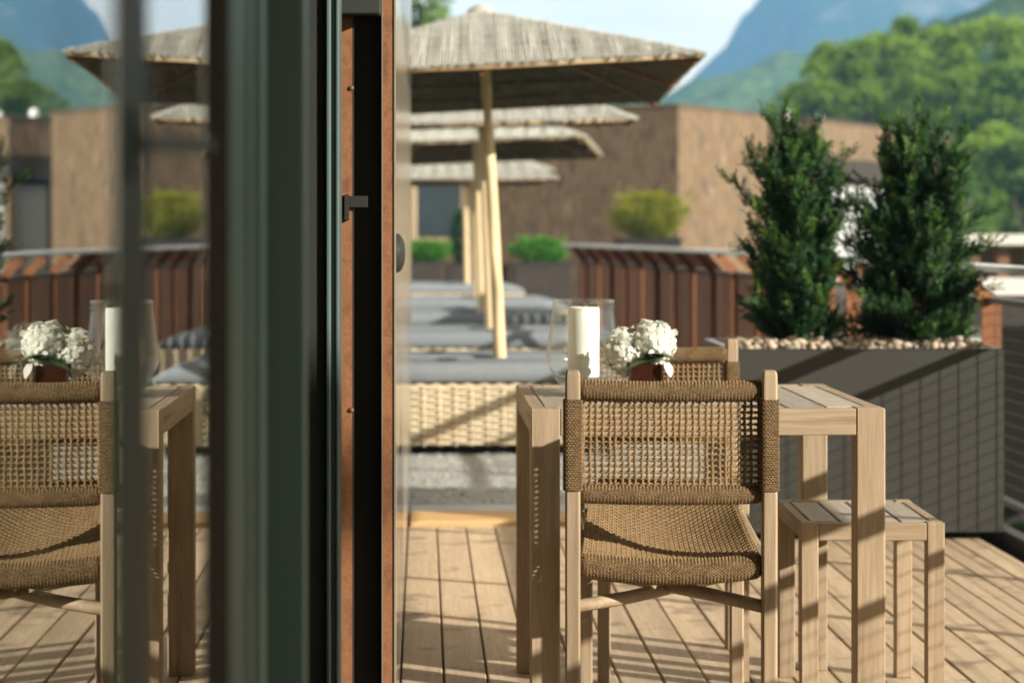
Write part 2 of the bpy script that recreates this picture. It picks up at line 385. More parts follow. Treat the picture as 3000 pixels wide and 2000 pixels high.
def pane_glass():
    m, nt, b = _nt('window_glass')
    b.inputs['Base Color'].default_value = (0.90, 0.96, 0.94, 1); b.inputs['Roughness'].default_value = 0.0
    b.inputs['IOR'].default_value = 1.52; b.inputs['Transmission Weight'].default_value = 1.0
    return m
M['pane'] = pane_glass()
def thin_glass():
    m, nt, b = _nt('blown_glass'); nt.nodes.remove(b)
    N = nt.nodes.new; K = nt.links.new; out = nt.nodes['Material Output']
    tr = N('ShaderNodeBsdfTransparent'); tr.inputs['Color'].default_value = (0.97, 0.98, 0.97, 1)
    gl = N('ShaderNodeBsdfGlossy'); gl.inputs['Roughness'].default_value = 0.02
    lw = N('ShaderNodeLayerWeight'); lw.inputs['Blend'].default_value = 0.5
    pw = N('ShaderNodeMath'); pw.operation = 'POWER'; pw.inputs[1].default_value = 4.0
    ma = N('ShaderNodeMath'); ma.operation = 'MULTIPLY_ADD'; ma.inputs[1].default_value = 0.95; ma.inputs[2].default_value = 0.05
    mix = N('ShaderNodeMixShader')
    K(lw.outputs['Facing'], pw.inputs[0]); K(pw.outputs[0], ma.inputs[0]); K(ma.outputs[0], mix.inputs[0])
    K(tr.outputs[0], mix.inputs[1]); K(gl.outputs[0], mix.inputs[2]); K(mix.outputs[0], out.inputs['Surface'])
    return m
M['vase_glass'] = thin_glass()

# ================================================================== SETTING
# ---- lawn sheet far below the terrace, out to the horizon
MB().box(-715, 915, -150, 950, -3.1, -2.6).build('lawn', M['lawn'], kind='structure')

# ---- deck of boards along Y
deck = MB().box(-0.05, 2.13, -2.5, 9.2, -0.30, -0.034).build('deck', M['subframe'], kind='structure')
GAP = 0.056
bm_ = MB().box(-0.0535, 0.0535, -2.5, 8.88, -0.03, 0.0, c=0.0025).mesh('deck_board', M['deck'])
k = 0
x = GAP + 0.0565 - 0.113
while x < 2.12:
    o = inst('deck_board', bm_, deck, (x, random.uniform(-0.004, 0.004), random.uniform(-0.001, 0.001)))
    x += 0.113; k += 1
MB().box(-0.05, 2.13, 8.89, 9.22, -0.03, 0.018, c=0.006).build('edge_board', M['deck_edge'], deck)
MB().box(2.172, 2.235, -2.5, 9.45, -0.12, 0.03, c=0.006).build('edge_channel', M['dark_steel'], deck)
MB().box(-0.05, 2.14, 9.235, 9.46, -0.05, 0.012, c=0.004).build('zinc_edging', M['trim'], kind='structure')

# ---- pale gravel terrace behind the deck
terr = MB().prism([(-14, 9.47), (2.2, 9.47), (2.35, 14.5), (1.75, 21.0), (3.2, 26.0), (4.6, 33.5), (-14, 33.5)], -2.59, -0.03).build('gravel_terrace', M['paving'], kind='structure')
def pebble_meshes(mat, n=5, sub=1):
    out = []
    for i in range(n):
        b = MB()
        ph = (1 + 5 ** .5) / 2
        V = np.array([(-1, ph, 0), (1, ph, 0), (-1, -ph, 0), (1, -ph, 0), (0, -1, ph), (0, 1, ph), (0, -1, -ph), (0, 1, -ph), (ph, 0, -1), (ph, 0, 1), (-ph, 0, -1), (-ph, 0, 1)], float)
        V /= np.linalg.norm(V[0]); V *= rng.uniform(0.8, 1.2, (12, 1)); V *= np.array((1.0, rng.uniform(.65, .95), rng.uniform(.5, .75)))
        F = [(0, 11, 5), (0, 5, 1), (0, 1, 7), (0, 7, 10), (0, 10, 11), (1, 5, 9), (5, 11, 4), (11, 10, 2), (10, 7, 6), (7, 1, 8), (3, 9, 4), (3, 4, 2), (3, 2, 6), (3, 6, 8), (3, 8, 9), (4, 9, 5), (2, 4, 11), (6, 2, 10), (8, 6, 7), (9, 8, 1)]
        b.add(V, F); out.append((V, F, b.mesh('stone', mat, smooth=True)))
    return out
PEB = pebble_meshes(M['stone'])
gb = MB()
for i in range(1800):
    V, F, _m = PEB[i % 5]
    a = random.uniform(0, 6.28); s = random.uniform(0.004, 0.011)
    Rm = np.array(((math.cos(a), -math.sin(a), 0), (math.sin(a), math.cos(a), 0), (0, 0, 1)))
    gb.add(V @ Rm.T * s + np.array((random.uniform(-0.1, 2.1), random.uniform(9.5, 12.4), -0.03 + s * 0.2)), F)
gb.build('loose_chippings', M['pebble'], terr, smooth=True, kind='stuff')

# ---- hills and mountain (height fields)
def fbm(X, Y, seed, octv=6, base=1.0):
    r_ = np.random.default_rng(seed); out = np.zeros_like(X); amp = 1.0; f = base
    for o in range(octv):
        for q in range(3):
            a = r_.uniform(0, 6.28); p = r_.uniform(0, 6.28)
            out += amp / 3 * np.sin(f * (X * math.cos(a) + Y * math.sin(a)) + p + 1.7 * np.sin(f * 0.6 * (X * math.sin(a) - Y * math.cos(a)) + p * 1.3))
        amp *= 0.52; f *= 2.03
    return out
def ridge(name, prof, y0, depth, nx, ny, mat, bump, bs, seed, x0, x1, slope_front):
    """ridge whose crest follows prof [(x, z)] at y0+slope_front, falling to the lawn in front and behind"""
    xs = np.linspace(x0, x1, nx); ys = np.linspace(y0, y0 + depth, ny)
    X, Y = np.meshgrid(xs, ys)
    px = [p[0] for p in prof]; pz = [p[1] for p in prof]
    crest = np.interp(X, px, pz)
    t = (Y - y0) / slope_front
    shape = np.where(t < 1, np.clip(t, 0, 1) ** 0.85, np.clip(1 - (t - 1) * 0.12, 0, 1))
    Z = crest * shape + bump * fbm(X, Y, seed, 6, bs) * np.clip(t * 3, 0, 1) * np.clip((crest + 3) / 20, 0, 1) - 3.0 * (1 - np.clip(t, 0, 1))
    V = np.stack([X, Y, Z], axis=-1).reshape(-1, 3)
    F = [(j * nx + i, j * nx + i + 1, (j + 1) * nx + i + 1, (j + 1) * nx + i) for j in range(ny - 1) for i in range(nx - 1)]
    return MB().add(V, F).build(name, mat, smooth=True, kind='structure')
def pw(px, py, Y): return ((px - 970) * Y / 5227.0, 1.167 + (520 - py) * Y / 5227.0)
Ym = 900.0
mp_ = [(-700, 6)] + [pw(*q, Ym) for q in ((970, 470), (1400, 330), (1560, 215), (1630, 150), (1690, 85), (1735, 0), (1780, -60), (1900, -100), (2300, -130), (3000, -130))] + [(900, 112)]
ridge('mountain', mp_, Ym - 170, 215, 170, 60, M['hill_far'], 4.6, 0.05, 3, -700, 900, 170.0)
Yh = 430.0
hp = [(-400, 4)] + [pw(*q, Yh) for q in ((700, 300), (970, 262), (1300, 245), (1480, 240), (1560, 218), (1640, 182), (1760, 150), (1900, 112), (2080, 88), (2400, 40), (3000, -30))] + [(420, 50)]
ridge('forest_hill', hp, Yh - 90, 150, 260, 80, M['hill_mid'], 2.4, 0.16, 5, -400, 420, 90.0)
Yd = 190.0
dp = [(-150, -1)] + [pw(*q, Yd) for q in ((1000, 330), (1560, 300), (1800, 252), (1960, 180), (2060, 118), (2150, 52), (2260, 0), (2500, -60), (3200, -90))] + [(180, 24)]
ridge('wooded_slope', dp, Yd - 40, 80, 280, 70, M['hill_near'], 0.9, 0.42, 9, -150, 180, 40.0)

# ================================================================== FACADE ON THE LEFT
ZT = 2.75
GX = -0.173
room = MB().box(-5.0, -0.062, -2.5, 12.0, -0.30, -0.012).build('interior_floor', M['int_floor'], kind='structure')
MB().box(-5.2, -5.0, -2.5, 12.0, -0.30, 2.9).build('interior_wall', M['int_wall'], kind='structure')
MB().box(-5.0, -0.2, 12.0, 12.2, -0.30, 2.9).build('interior_end_wall', M['int_wall'], kind='structure')
MB().box(-5.0, -0.2, -2.7, -2.5, -0.30, 2.9).build('interior_back_wall', M['int_wall'], kind='structure')
MB().box(-5.2, -0.062, -2.7, 12.2, 2.91, 3.1).build('interior_ceiling', M['int_wall'], kind='structure')
fd = empty('glass_door', (GX, 1.0, 0), label='tall glazed door at the far left mirroring the table, chair and parasols', cat='door')
def fpart(name, mb, mat, parent=fd, **kw):
    o = mb.build(name, mat, None, **kw)
    o.parent = parent; o.matrix_parent_inverse = Matrix.Translation(-Vector(parent.location))
    return o
fpart('glass_pane', MB().box(GX - 0.006, GX, -1.2, 1.288, 0.05, ZT), M['pane'])
fpart('glass_pane', MB().box(GX - 0.006, GX, 1.437, 1.815, 0.05, ZT), M['pane'])
fpart('glass_pane', MB().box(GX - 0.029, GX - 0.023, -1.2, 1.288, 0.05, ZT), M['pane'])
fpart('glass_pane', MB().box(GX - 0.029, GX - 0.023, 1.437, 1.815, 0.05, ZT), M['pane'])
st_ = fpart('stile', MB().box(GX - 0.045, GX + 0.0015, 1.289, 1.436, 0.0, ZT, c=0.0012), M['stile'])
hd = fpart('lever_handle', MB().box(GX + 0.0018, GX + 0.006, 1.335, 1.395, 1.195, 1.235, c=0.001).bar((GX + 0.007, 1.36, 1.216), (GX + 0.007, 1.80, 1.231), 0.006, 0.011, 0.001), M['gasket'])
fpart('bottom_rail', MB().box(GX - 0.035, GX + 0.002, -1.2, 1.286, 0.0, 0.049, c=0.001).box(GX - 0.035, GX + 0.002, 1.438, 1.81, 0.0, 0.049, c=0.001), M['frame'])

df = empty('door_frame', (-0.18, 2.6, 0), label='dark green metal door frame with black grooves, blurred in the foreground', cat='door frame')
fpart('brown_seal', MB().box(-0.190, GX + 0.0008, 1.822, 2.045, 0.0, ZT, c=0.004), M['brown_gasket'], df)
cyl = [(-0.180 + 0.0095 * math.cos(t), 2.165 + 0.115 * math.sin(t)) for t in np.linspace(0, 2 * math.pi, 28, endpoint=False)]
fpart('rounded_bead', MB().prism(cyl, 0.0, ZT), M['bead'], df, smooth=True)
fpart('frame_core', MB().box(-0.260, -0.212, 2.285, 2.70, 0.0, ZT), M['gasket'], df)
fpart('groove_fin', MB().box(-0.211, GX + 0.0005, 2.300, 2.345, 0.0, ZT, c=0.0008), M['frame'], df)
fpart('groove_fin', MB().box(-0.211, GX + 0.0005, 2.440, 2.525, 0.0, ZT, c=0.0008), M['frame'], df)
fpart('face_profile', MB().prism([(-0.211, 2.655), (-0.1385, 2.655), (-0.1360, 2.660), (-0.1360, 2.70), (-0.211, 2.70)], 0.0, ZT), M['frame'], df)
fpart('shadow_seal', MB().box(-0.262, -0.1945, 4.600, 4.74, 0.0, ZT, c=0.004), M['gasket'], df)
fpart('edge_trim', MB().box(-0.1940, -0.1835, 4.585, 4.74, 0.0, ZT, c=0.003), M['frame_edge'], df)
fpart('edge_trim', MB().box(-0.1826, -0.1752, 4.600, 4.74, 0.0, ZT, c=0.002), M['frame'], df)
fpart('edge_trim', MB().box(-0.1742, -0.1672, 4.590, 4.74, 0.0, ZT, c=0.002), M['frame_edge'], df)
fpart('head_rail', MB().box(-0.262, -0.17, 2.71, 4.58, 2.3, ZT), M['gasket'], df)

WY = 4.95
fw = empty('facade_wall', (-0.117, 8.4, 0), label='pale varnished wall with exposed orange plywood edge beside the door frame', cat='wall')
fpart('cladding_panel', MB().box(-0.0608, -0.0570, WY - 0.003, 11.85, 0.004, ZT), M['clad'], fw)
fpart('plywood_sheet', MB().box(-0.0852, -0.0612, WY, 11.84, 0.0, ZT), M['ply'], fw)
fpart('plywood_sheet', MB().box(-0.1765, -0.1520, WY, 11.84, 0.0, ZT), M['ply'], fw)
fpart('sliding_pocket', MB().box(-0.1515, -0.0880, WY + 0.05, 11.84, 0.0, ZT).box(-0.1515, -0.1495, WY + 0.002, WY + 0.05, 0, ZT).box(-0.0895, -0.0880, WY + 0.002, WY + 0.05, 0, ZT), M['void'], fw)
fpart('edge_strip', MB().box(-0.0876, -0.0856, WY - 0.002, WY + 0.06, 0, ZT), M['clad'], fw)
fpart('track_housing', MB().box(-0.1770, -0.0890, WY - 0.06, WY - 0.004, 1.622, ZT, c=0.003), M['gasket'], fw)
for zz in (1.467, 0.769):
    fpart('screw_head', MB().lathe([(0.0001, -0.004), (0.0045, -0.003), (0.006, 0.0), (0.006, 0.002)], 14).add([], []), M['chrome'], fw)
    s_ = bpy.data.objects[max((o.name for o in bpy.data.objects if o.name.startswith('screw_head')))]
    s_.data.transform(Matrix.Translation((-0.1535, WY - 0.001, zz)) @ Matrix.Rotation(R(-90), 4, 'X'))
fpart('strike_bracket', MB().box(-0.1690, -0.1580, WY - 0.016, WY - 0.002, 1.180, 1.236, c=0.001).box(-0.1578, -0.1180, WY - 0.014, WY - 0.004, 1.208, 1.233, c=0.001), M['stile'], fw)
ds = fpart('door_stop', MB().lathe([(0.0001, 0.0190), (0.012, 0.0188), (0.026, 0.0165), (0.036, 0.012), (0.042, 0.006), (0.044, 0.0)], 28), M['stile'], fw, smooth=True)
ds.data.transform(Matrix.Translation((-0.0568, 5.06, 1.108)) @ Matrix.Rotation(R(90), 4, 'Y'))
# balcony slab above the deck, unseen and added to keep overhead sky off it
ov = empty('blocker', (1.1, 3.0, 2.76), label='timber clad balcony slab added unseen above the deck to dim it', cat='blocker')
fpart('slab', MB().box(-0.05, 2.45, -3.1, 8.7, 2.80, 3.05, c=0.01), M['wing'], ov)
yb = -3.05
while yb < 8.6:
    fpart('soffit_board', MB().box(-0.05, 2.44, yb, yb + 0.19, 2.768, 2.798, c=0.003), M['deck_edge'], ov); yb += 0.2
# unseen wall added behind the camera to keep the door frame in shade
bw = empty('shade_wall', (5.5, -3.4, -2.6), label='grey rendered wall added unseen behind the viewer to shade the door frame', cat='building')
o = MB().box(2.4, 11.15, -3.9, -3.2, -2.6, 5.2, c=0.02).build('wall', M['wing'], None); o.parent = bw; o.matrix_parent_inverse = Matrix.Translation(-Vector(bw.location))
o = MB().box(2.2, 11.35, -4.0, -3.05, 5.205, 5.4, c=0.02).build('roof', M['coping'], None); o.parent = bw; o.matrix_parent_inverse = Matrix.Translation(-Vector(bw.location))

# ================================================================== RAILING
RL = [(2.29, -2.4), (2.29, 9.9), (2.02, 14.5), (1.31, 20.8)]
def along(pl, s):
    for (a, b) in zip(pl[:-1], pl[1:]):
        d = math.hypot(b[0] - a[0], b[1] - a[1])
        if s <= d: t = s / d; return (a[0] + (b[0] - a[0]) * t, a[1] + (b[1] - a[1]) * t, math.atan2(b[1] - a[1], b[0] - a[0]))
        s -= d
    return None
rail = empty('terrace_railing', (2.4, 9.0, 0), label='rust brown steel railing with steel handrail bordering deck and terrace', cat='railing')
def rpart(name, mb, mat, **kw): return fpart(name, mb, mat, rail, **kw)
h = MB(); l = MB(); b_ = MB()
offs = lambda x, y, a, d: (x + d * math.sin(a), y - d * math.cos(a))
for (p, q) in zip(RL[:-1], RL[1:]):
    a = math.atan2(q[1] - p[1], q[0] - p[0])
    hb = MB().bar((p[0], p[1], 1.0), (q[0], q[1], 1.0), 0.085, 0.028, 0.004)
    rpart('handrail', hb, M['handrail'])
    P = offs(*p, a, 0.13); Q = offs(*q, a, 0.13)
    rpart('lower_rail', MB().bar((*P, 0.855), (*Q, 0.855), 0.05, 0.024, 0.003), M['dark_steel'])
    rpart('bottom_rail', MB().bar((*P, 0.03), (*Q, 0.03), 0.05, 0.02, 0.003), M['dark_steel'])
pm = MB().box(-0.005, 0.005, -0.040, 0.045, -0.45, 0.842).bar((0, -0.002, 0.842), (0, -0.135, 0.985), 0.010, 0.058).mesh('post', M['rust'])
s = 1.02
while True:
    q = along(RL, s)
    if q is None: break
    x, y, a = q
    px_, py_ = offs(x, y, a, 0.13)
    o = inst('post', pm, rail, (px_ - rail.location.x, py_ - rail.location.y, 0), (0, 0, a - math.pi))
    s += 1.22 if s < 12.1 else 0.6
slm = MB().box(-0.026, 0.026, -0.004, 0.004, 0.042, 0.842).mesh('slat', M['rust_shade'])  # added fill slats, their dark colour stands for shade between posts
seg0 = 12.3 + math.hypot(0.27, 4.6); s = seg0 - 0.5
while True:
    q = along(RL, s)
    if q is None: break
    px_, py_ = offs(q[0], q[1], q[2], 0.13)
    inst('slat', slm, rail, (px_ - rail.location.x, py_ - rail.location.y, 0), (0, 0, q[2] - math.pi))
    s += 0.072
fa = along(RL, seg0 + 0.9); fb = along(RL, seg0 + 6.3)
fs = MB(); fa0 = offs(fa[0], fa[1], fa[2], 0.02); fa1 = offs(fa[0], fa[1], fa[2], 0.125); fb0 = offs(fb[0], fb[1], fb[2], 0.02); fb1 = offs(fb[0], fb[1], fb[2], 0.125)
fs.add([(*fa0, .985), (*fb0, .985), (*fb1, .872), (*fa1, .872), (fa0[0] + .006, fa0[1], .989), (fb0[0] + .006, fb0[1], .989), (fb1[0] + .006, fb1[1], .876), (fa1[0] + .006, fa1[1], .876)],
       [(0, 1, 2, 3), (7, 6, 5, 4), (0, 4, 5, 1), (1, 5, 6, 2), (2, 6, 7, 3), (3, 7, 4, 0)])
rpart('sloping_fascia', fs, M['rust'])
mesh = MB()
for i in range(17):
    z = 0.05 + 0.05 * i
    mesh.box(2.418, 2.4215, -2.4, 9.9, z - 0.0009, z + 0.0009)
y = -2.4
while y < 9.9:
    mesh.box(2.4217, 2.425, y - 0.0009, y + 0.0009, 0.03, 0.86); y += 0.05
P0 = offs(*RL[1], math.atan2(RL[2][1] - RL[1][1], RL[2][0] - RL[1][0]), 0.135); P1 = offs(*RL[2], math.atan2(RL[2][1] - RL[1][1], RL[2][0] - RL[1][0]), 0.135)
for i in range(17):
    z = 0.05 + 0.05 * i; mesh.bar((*P0, z), (*P1, z), 0.003, 0.003)
for i in range(92):
    t = i / 92; xx = P0[0] + (P1[0] - P0[0]) * t; yy = P0[1] + (P1[1] - P0[1]) * t
    mesh.box(xx - 0.0016, xx + 0.0016, yy - 0.0016, yy + 0.0016, 0.03, 0.86)
rpart('wire_mesh', mesh, M['dark_steel'], kind='stuff')

# ================================================================== TABLE
def table():
    t = empty('dining_table', (0.656, 5.60, 0), label='square teak dining table with slatted top carrying candle and flowers', cat='table')
    w = 0.408; lg = 0.067
    for sx in (-1, 1):
        for sy in (-1, 1):
            x0 = sx * w; x1 = sx * (w - lg); y0 = sy * w; y1 = sy * (w - lg)
            MB().box(min(x0, x1), max(x0, x1), min(y0, y1), max(y0, y1), 0.0, 0.75, c=0.003).build('leg', M['teak_z'], t)
    e = 0.0012
    for sy in (-1, 1):
        y0, y1 = sorted((sy * (w - e), sy * (w - 0.034)))
        MB().box(-w + lg + 0.0008, w - lg - 0.0008, y0, y1, 0.688, 0.7488, c=0.002).build('apron', M['teak_x'], t)
    for sx in (-1, 1):
        x0, x1 = sorted((sx * (w - e), sx * (w - 0.034)))
        MB().box(x0, x1, -w + lg + 0.0008, w - lg - 0.0008, 0.688, 0.7488, c=0.002).build('apron', M['teak_y'], t)
    n = 8; inner = (w - 0.034) * 2; p = inner / n
    for i in range(n):
        a = -inner / 2 + i * p + 0.003; b = a + p - 0.006
        yl = w - 0.0355
        if i in (0, n - 1): yl = w - lg - 0.002
        MB().box(a, b, -yl, yl, 0.727, 0.7484, c=0.002).build('slat', M['teak_top'], t)
    MB().box(-0.03, 0.03, -w + 0.035, w - 0.035, 0.69, 0.7265).build('support_bar', M['teak_y'], t)
    return t
table()

def stool():
    t = empty('side_stool', (1.088, 5.655, 0), R(-1.9), label='low teak slatted stool tucked partly under the dining table', cat='stool')
    wx, wy, lg, H = 0.1725, 0.236, 0.042, 0.457
    for sx in (-1, 1):
        for sy in (-1, 1):
            x0, x1 = sorted((sx * wx, sx * (wx - lg))); y0, y1 = sorted((sy * wy, sy * (wy - lg)))
            MB().box(x0, x1, y0, y1, 0.0, H, c=0.0025).build('leg', M['teak_z'], t)
    for sy in (-1, 1):
        y0, y1 = sorted((sy * (wy - 0.001), sy * (wy - 0.026)))
        MB().box(-wx + lg + 0.0006, wx - lg - 0.0006, y0, y1, H - 0.043, H - 0.0012, c=0.002).build('apron', M['teak_x'], t)
    for sx in (-1, 1):
        x0, x1 = sorted((sx * (wx - 0.001), sx * (wx - 0.026)))
        MB().box(x0, x1, -wy + lg + 0.0006, wy - lg - 0.0006, H - 0.043, H - 0.0012, c=0.002).build('apron', M['teak_y'], t)
    n = 4; inner = (wx - 0.027) * 2; p = inner / n
    for i in range(n):
        a = -inner / 2 + i * p + 0.003; b = a + p - 0.006
        yl = wy - 0.0275 if i not in (0, n - 1) else wy - lg - 0.002
        MB().box(a, b, -yl, yl, H - 0.02, H - 0.0016, c=0.002).build('slat', M['teak_top'], t)
    return t
stool()

# ================================================================== ROPE CHAIRS
def roll(mb, core, L_, R_, z, y0, bow, sag, pitch=0.0037):
    n = int(L_ / pitch); nj = max(14, int(2 * math.pi * R_ / 0.0062))
    i, j = np.meshgrid(np.arange(n), np.arange(nj), indexing='ij')
    u = (i + 0.5) / n - 0.5
    sgn = np.where(i % 2 == 0, 1.0, -1.0)
    def pt(uu, ph, rr):
        prof = 1 - (2 * uu) ** 2
        endr = np.clip((0.5 - np.abs(uu)) / 0.03, 0.0, 1.0) ** 0.5 * 0.35 + 0.65
        return np.stack([uu * L_, y0 - bow * prof + rr * endr * np.cos(ph), z - sag * prof + rr * endr * np.sin(ph)], axis=-1)
    dph = 2 * math.pi / nj
    ph = j * dph + (i % 2) * dph * 0.5 + rng.normal(0, 0.02, i.shape)
    hw = 0.62 / n
    A = pt(u - hw * sgn, ph - dph * 0.75, R_).reshape(-1, 3); B = pt(u + hw * sgn, ph + dph * 0.75, R_).reshape(-1, 3)
    cen = pt(u, ph, 0.0).reshape(-1, 3); sf = pt(u, ph, R_).reshape(-1, 3)
    nn = sf - cen; nn /= np.linalg.norm(nn, axis=1)[:, None]
    mb.spindles(A, B, 0.00175, nn)
    us = np.linspace(-0.495, 0.495, 24)
    core.tube(pt(us, np.zeros(24), 0.0), np.clip((0.5 - np.abs(us)) / 0.03, 0, 1) ** 0.5 * 0.35 * (R_ - 0.0012) + 0.65 * (R_ - 0.0012), 14)

def post_wrap(mb, core, cx, cy, wx, wy, z0, z1):
    pitch = 0.0050; n = int((z1 - z0) / pitch)
    c = 0.009
    loop = []
    for (sx, sy) in ((1, -1), (1, 1), (-1, 1), (-1, -1)):
        for q in range(5):
            ang = {(1, -1): -90, (1, 1): 0, (-1, 1): 90, (-1, -1): 180}[(sx, sy)] + q * 22.5
            loop.append((sx * (wx / 2 - c) + c * math.cos(R(ang)), sy * (wy / 2 - c) + c * math.sin(R(ang))))
    lp = np.array(loop + [loop[0]]); seg = np.linalg.norm(np.diff(lp, axis=0), axis=1); cum = np.concatenate([[0], np.cumsum(seg)])
    m = int(cum[-1] / 0.0068)
    for k in range(n):
        sgn = 1 if k % 2 == 0 else -1
        s_ = (np.arange(m) + (k % 2) * 0.5) * cum[-1] / m
        def at_(q):
            q = q % cum[-1]; return np.stack([np.interp(q, cum, lp[:, 0]), np.interp(q, cum, lp[:, 1])], -1)
        a = at_(s_ - 0.0052); b = at_(s_ + 0.0052); cc = at_(s_)
        z = z0 + (k + 0.5) * pitch + rng.normal(0, 0.0003, m)
        nn = np.stack([cc[:, 0], cc[:, 1], np.zeros(m)], -1); nn /= np.linalg.norm(nn, axis=1)[:, None]
        A = np.column_stack([a[:, 0] + cx, a[:, 1] + cy, z - 0.0020 * sgn]); B = np.column_stack([b[:, 0] + cx, b[:, 1] + cy, z + 0.0020 * sgn])
        mb.spindles(A, B, 0.0021, nn)
    core.prism([(cx + p[0] * 0.985, cy + p[1] * 0.985) for p in loop], z0, z1)

def chair(loc, rz, label):
    t = empty('rope_dining_chair', loc, rz, label, 'chair', 'rope and teak dining chairs at the square table')
    hw = 0.212; yr = -0.22; yf = 0.24
    for sx in (-1, 1):
        pw_ = MB()
        X = sx * hw
        # post with a softly rounded top
        prof = [(0.0, 1.0), (0.30, 1.0), (0.83, 1.0), (0.848, 0.97), (0.855, 0.86), (0.857, 0.6)]
        rings = []
        for z, q in prof:
            a, b = 0.0165 * q, 0.021 * q; c = 0.0045 * q
            rings.append([(X + dx, yr + dy, z) for dx, dy in ((-a + c, -b), (a - c, -b), (a, -b + c), (a, b - c), (a - c, b), (-a + c, b), (-a, b - c), (-a, -b + c))])
        V = [p for r_ in rings for p in r_]; F = []
        for i in range(len(rings) - 1):
            for j in range(8):
                F.append((i * 8 + j, i * 8 + (j + 1) % 8, (i + 1) * 8 + (j + 1) % 8, (i + 1) * 8 + j))
        F.append(tuple((len(rings) - 1) * 8 + j for j in range(8))); F.append(tuple(range(7, -1, -1)))
        pw_.add(V, F).build('rear_post', M['teak_z'], t)
        w_ = MB(); c_ = MB(); post_wrap(w_, c_, X, yr, 0.040, 0.050, 0.598, 0.794)
        pwo = w_.build('post_wrap', M['rope'], t, kind='stuff'); c_.build('wrap_core', M['rope_core'], pwo)
        Xf = sx * 0.178
        MB().box(Xf - 0.016, Xf + 0.016, yf - 0.016, yf + 0.016, 0.0, 0.500, c=0.004).build('front_leg', M['teak_z'], t)
        MB().bar((sx * 0.207, yr + 0.02, 0.425), (sx * 0.185, yf - 0.014, 0.478), 0.020, 0.038, 0.004).build('side_rail', M['teak_y'], t)
        MB().tube([(sx * (hw - 0.006), yr + 0.005, 0.345), (sx * 0.09, yr + 0.11, 0.352 + sx * 0.004), (-sx * 0.09, yf - 0.11, 0.352 + sx * 0.004), (-sx * 0.172, yf - 0.006, 0.350)], 0.0145, 10).build('stretcher', M['teak_x'], t, smooth=True)
    for nm, R_, z, bow, sag, Lr, y0 in (('top_roll', 0.0215, 0.8135, 0.012, 0.003, 0.394, yr + 0.012), ('lower_roll', 0.0200, 0.5880, 0.014, 0.002, 0.394, yr + 0.014), ('seat_roll', 0.0275, 0.4330, 0.012, 0.013, 0.394, yr + 0.020)):
        m_ = MB(); c_ = MB(); roll(m_, c_, Lr, R_, z, y0, bow, sag)
        o = m_.build(nm, M['rope'], t, kind='stuff'); c_.build('roll_core', M['rope_core'], o, smooth=True)
    m_ = MB(); c_ = MB(); roll(m_, c_, 0.34, 0.020, 0.510, -yf, 0.0, 0.020)
    o = m_.build('front_roll', M['rope'], t, kind='stuff'); c2 = c_.build('roll_core', M['rope_core'], o, smooth=True)
    o.rotation_euler = (0, 0, math.pi)
    # open lattice of the backrest
    lat = MB(); W = 0.392; z0, z1 = 0.604, 0.797
    ncol = 28; nrow = 15; pr = (z1 - z0) / nrow
    def S(u, z, d=0.0):
        prof = 1 - (2 * u) ** 2
        return np.stack([u * W, yr + 0.014 - 0.012 * prof + d, z], -1)
    for i in range(ncol):
        u0 = (i + 0.5) / ncol - 0.5
        zz = np.linspace(z0, z1, nrow * 5); ph = 2 * math.pi * (zz - z0) / (pr * 1.0) + rng.uniform(0, 6)
        jx = rng.normal(0, 0.0009) + 0.0008 * np.sin(zz * 90 + i)
        for q in (0, math.pi):
            p = S(np.full_like(zz, u0), zz, 0.0020 * np.sin(ph + q)); p[:, 0] += 0.0020 * np.cos(ph + q) + jx
            lat.tube(p, 0.0022, 5, caps=False, ref=(0, 1, 0))
    for j in range(nrow):
        zc = z0 + (j + 0.5) * pr
        uu = np.linspace(-0.5, 0.5, ncol * 4 + 1)
        for q in (0, math.pi):
            ph = uu * ncol * math.pi + q + (j % 2) * math.pi
            p = S(uu, zc + 0.0018 * np.sin(ph + 1.0) + rng.normal(0, 0.00045, len(uu)), 0.0030 * np.sin(ph))
            lat.tube(p, 0.0020, 5, caps=False, ref=(0, 1, 0))
    lat.build('back_lattice', M['rope'], t, smooth=True, kind='stuff')
    # dense woven seat
    seat = MB(); WX, y0s, y1s = 0.385, yr + 0.0, yf + 0.0
    def Z(u, v): return 0.450 + 0.076 * v - 0.036 * (1 - (2 * u) ** 2) * (0.35 + np.sin(math.pi * np.clip(v, 0, 1)) * 0.65)
    def Wd(v): return WX * (1 - 0.11 * v)
    nx, ny = 34, 46
    for i in range(nx):
        u = (i + 0.5) / nx - 0.5; v = np.linspace(0, 1, ny * 3)
        dz = 0.0026 * np.cos(v * ny * math.pi + i * math.pi)
        for q in (-1, 1):
            p = np.stack([u * Wd(v) + q * 0.0026, y0s + (y1s - y0s) * v, Z(u, v) + dz], -1)
            seat.tube(p, 0.0027, 5, caps=False, ref=(0, 0, 1))
    for j in range(ny):
        v = (j + 0.5) / ny; u = np.linspace(-0.5, 0.5, nx * 2 + 1)
        dz = -0.0026 * np.cos(j * math.pi + (u + 0.5) * nx * math.pi)
        p = np.stack([u * Wd(v), np.full_like(u, y0s + (y1s - y0s) * v), Z(u, v) + dz], -1)
        seat.tube(p, 0.0032, 5, caps=False, ref=(0, 0, 1))
    seat.build('seat_weave', M['rope'], t, smooth=True, kind='stuff')
    return t
ch = chair((0.550, 5.12, 0), R(-3.4), 'woven rope and teak chair seen from behind, in front of the table')
c2 = copy_tree(ch); c2.location = (0.643, 6.05, 0); c2.rotation_euler = (0, 0, math.pi)
c2['label'] = 'woven rope and teak chair facing the viewer at the far table side'

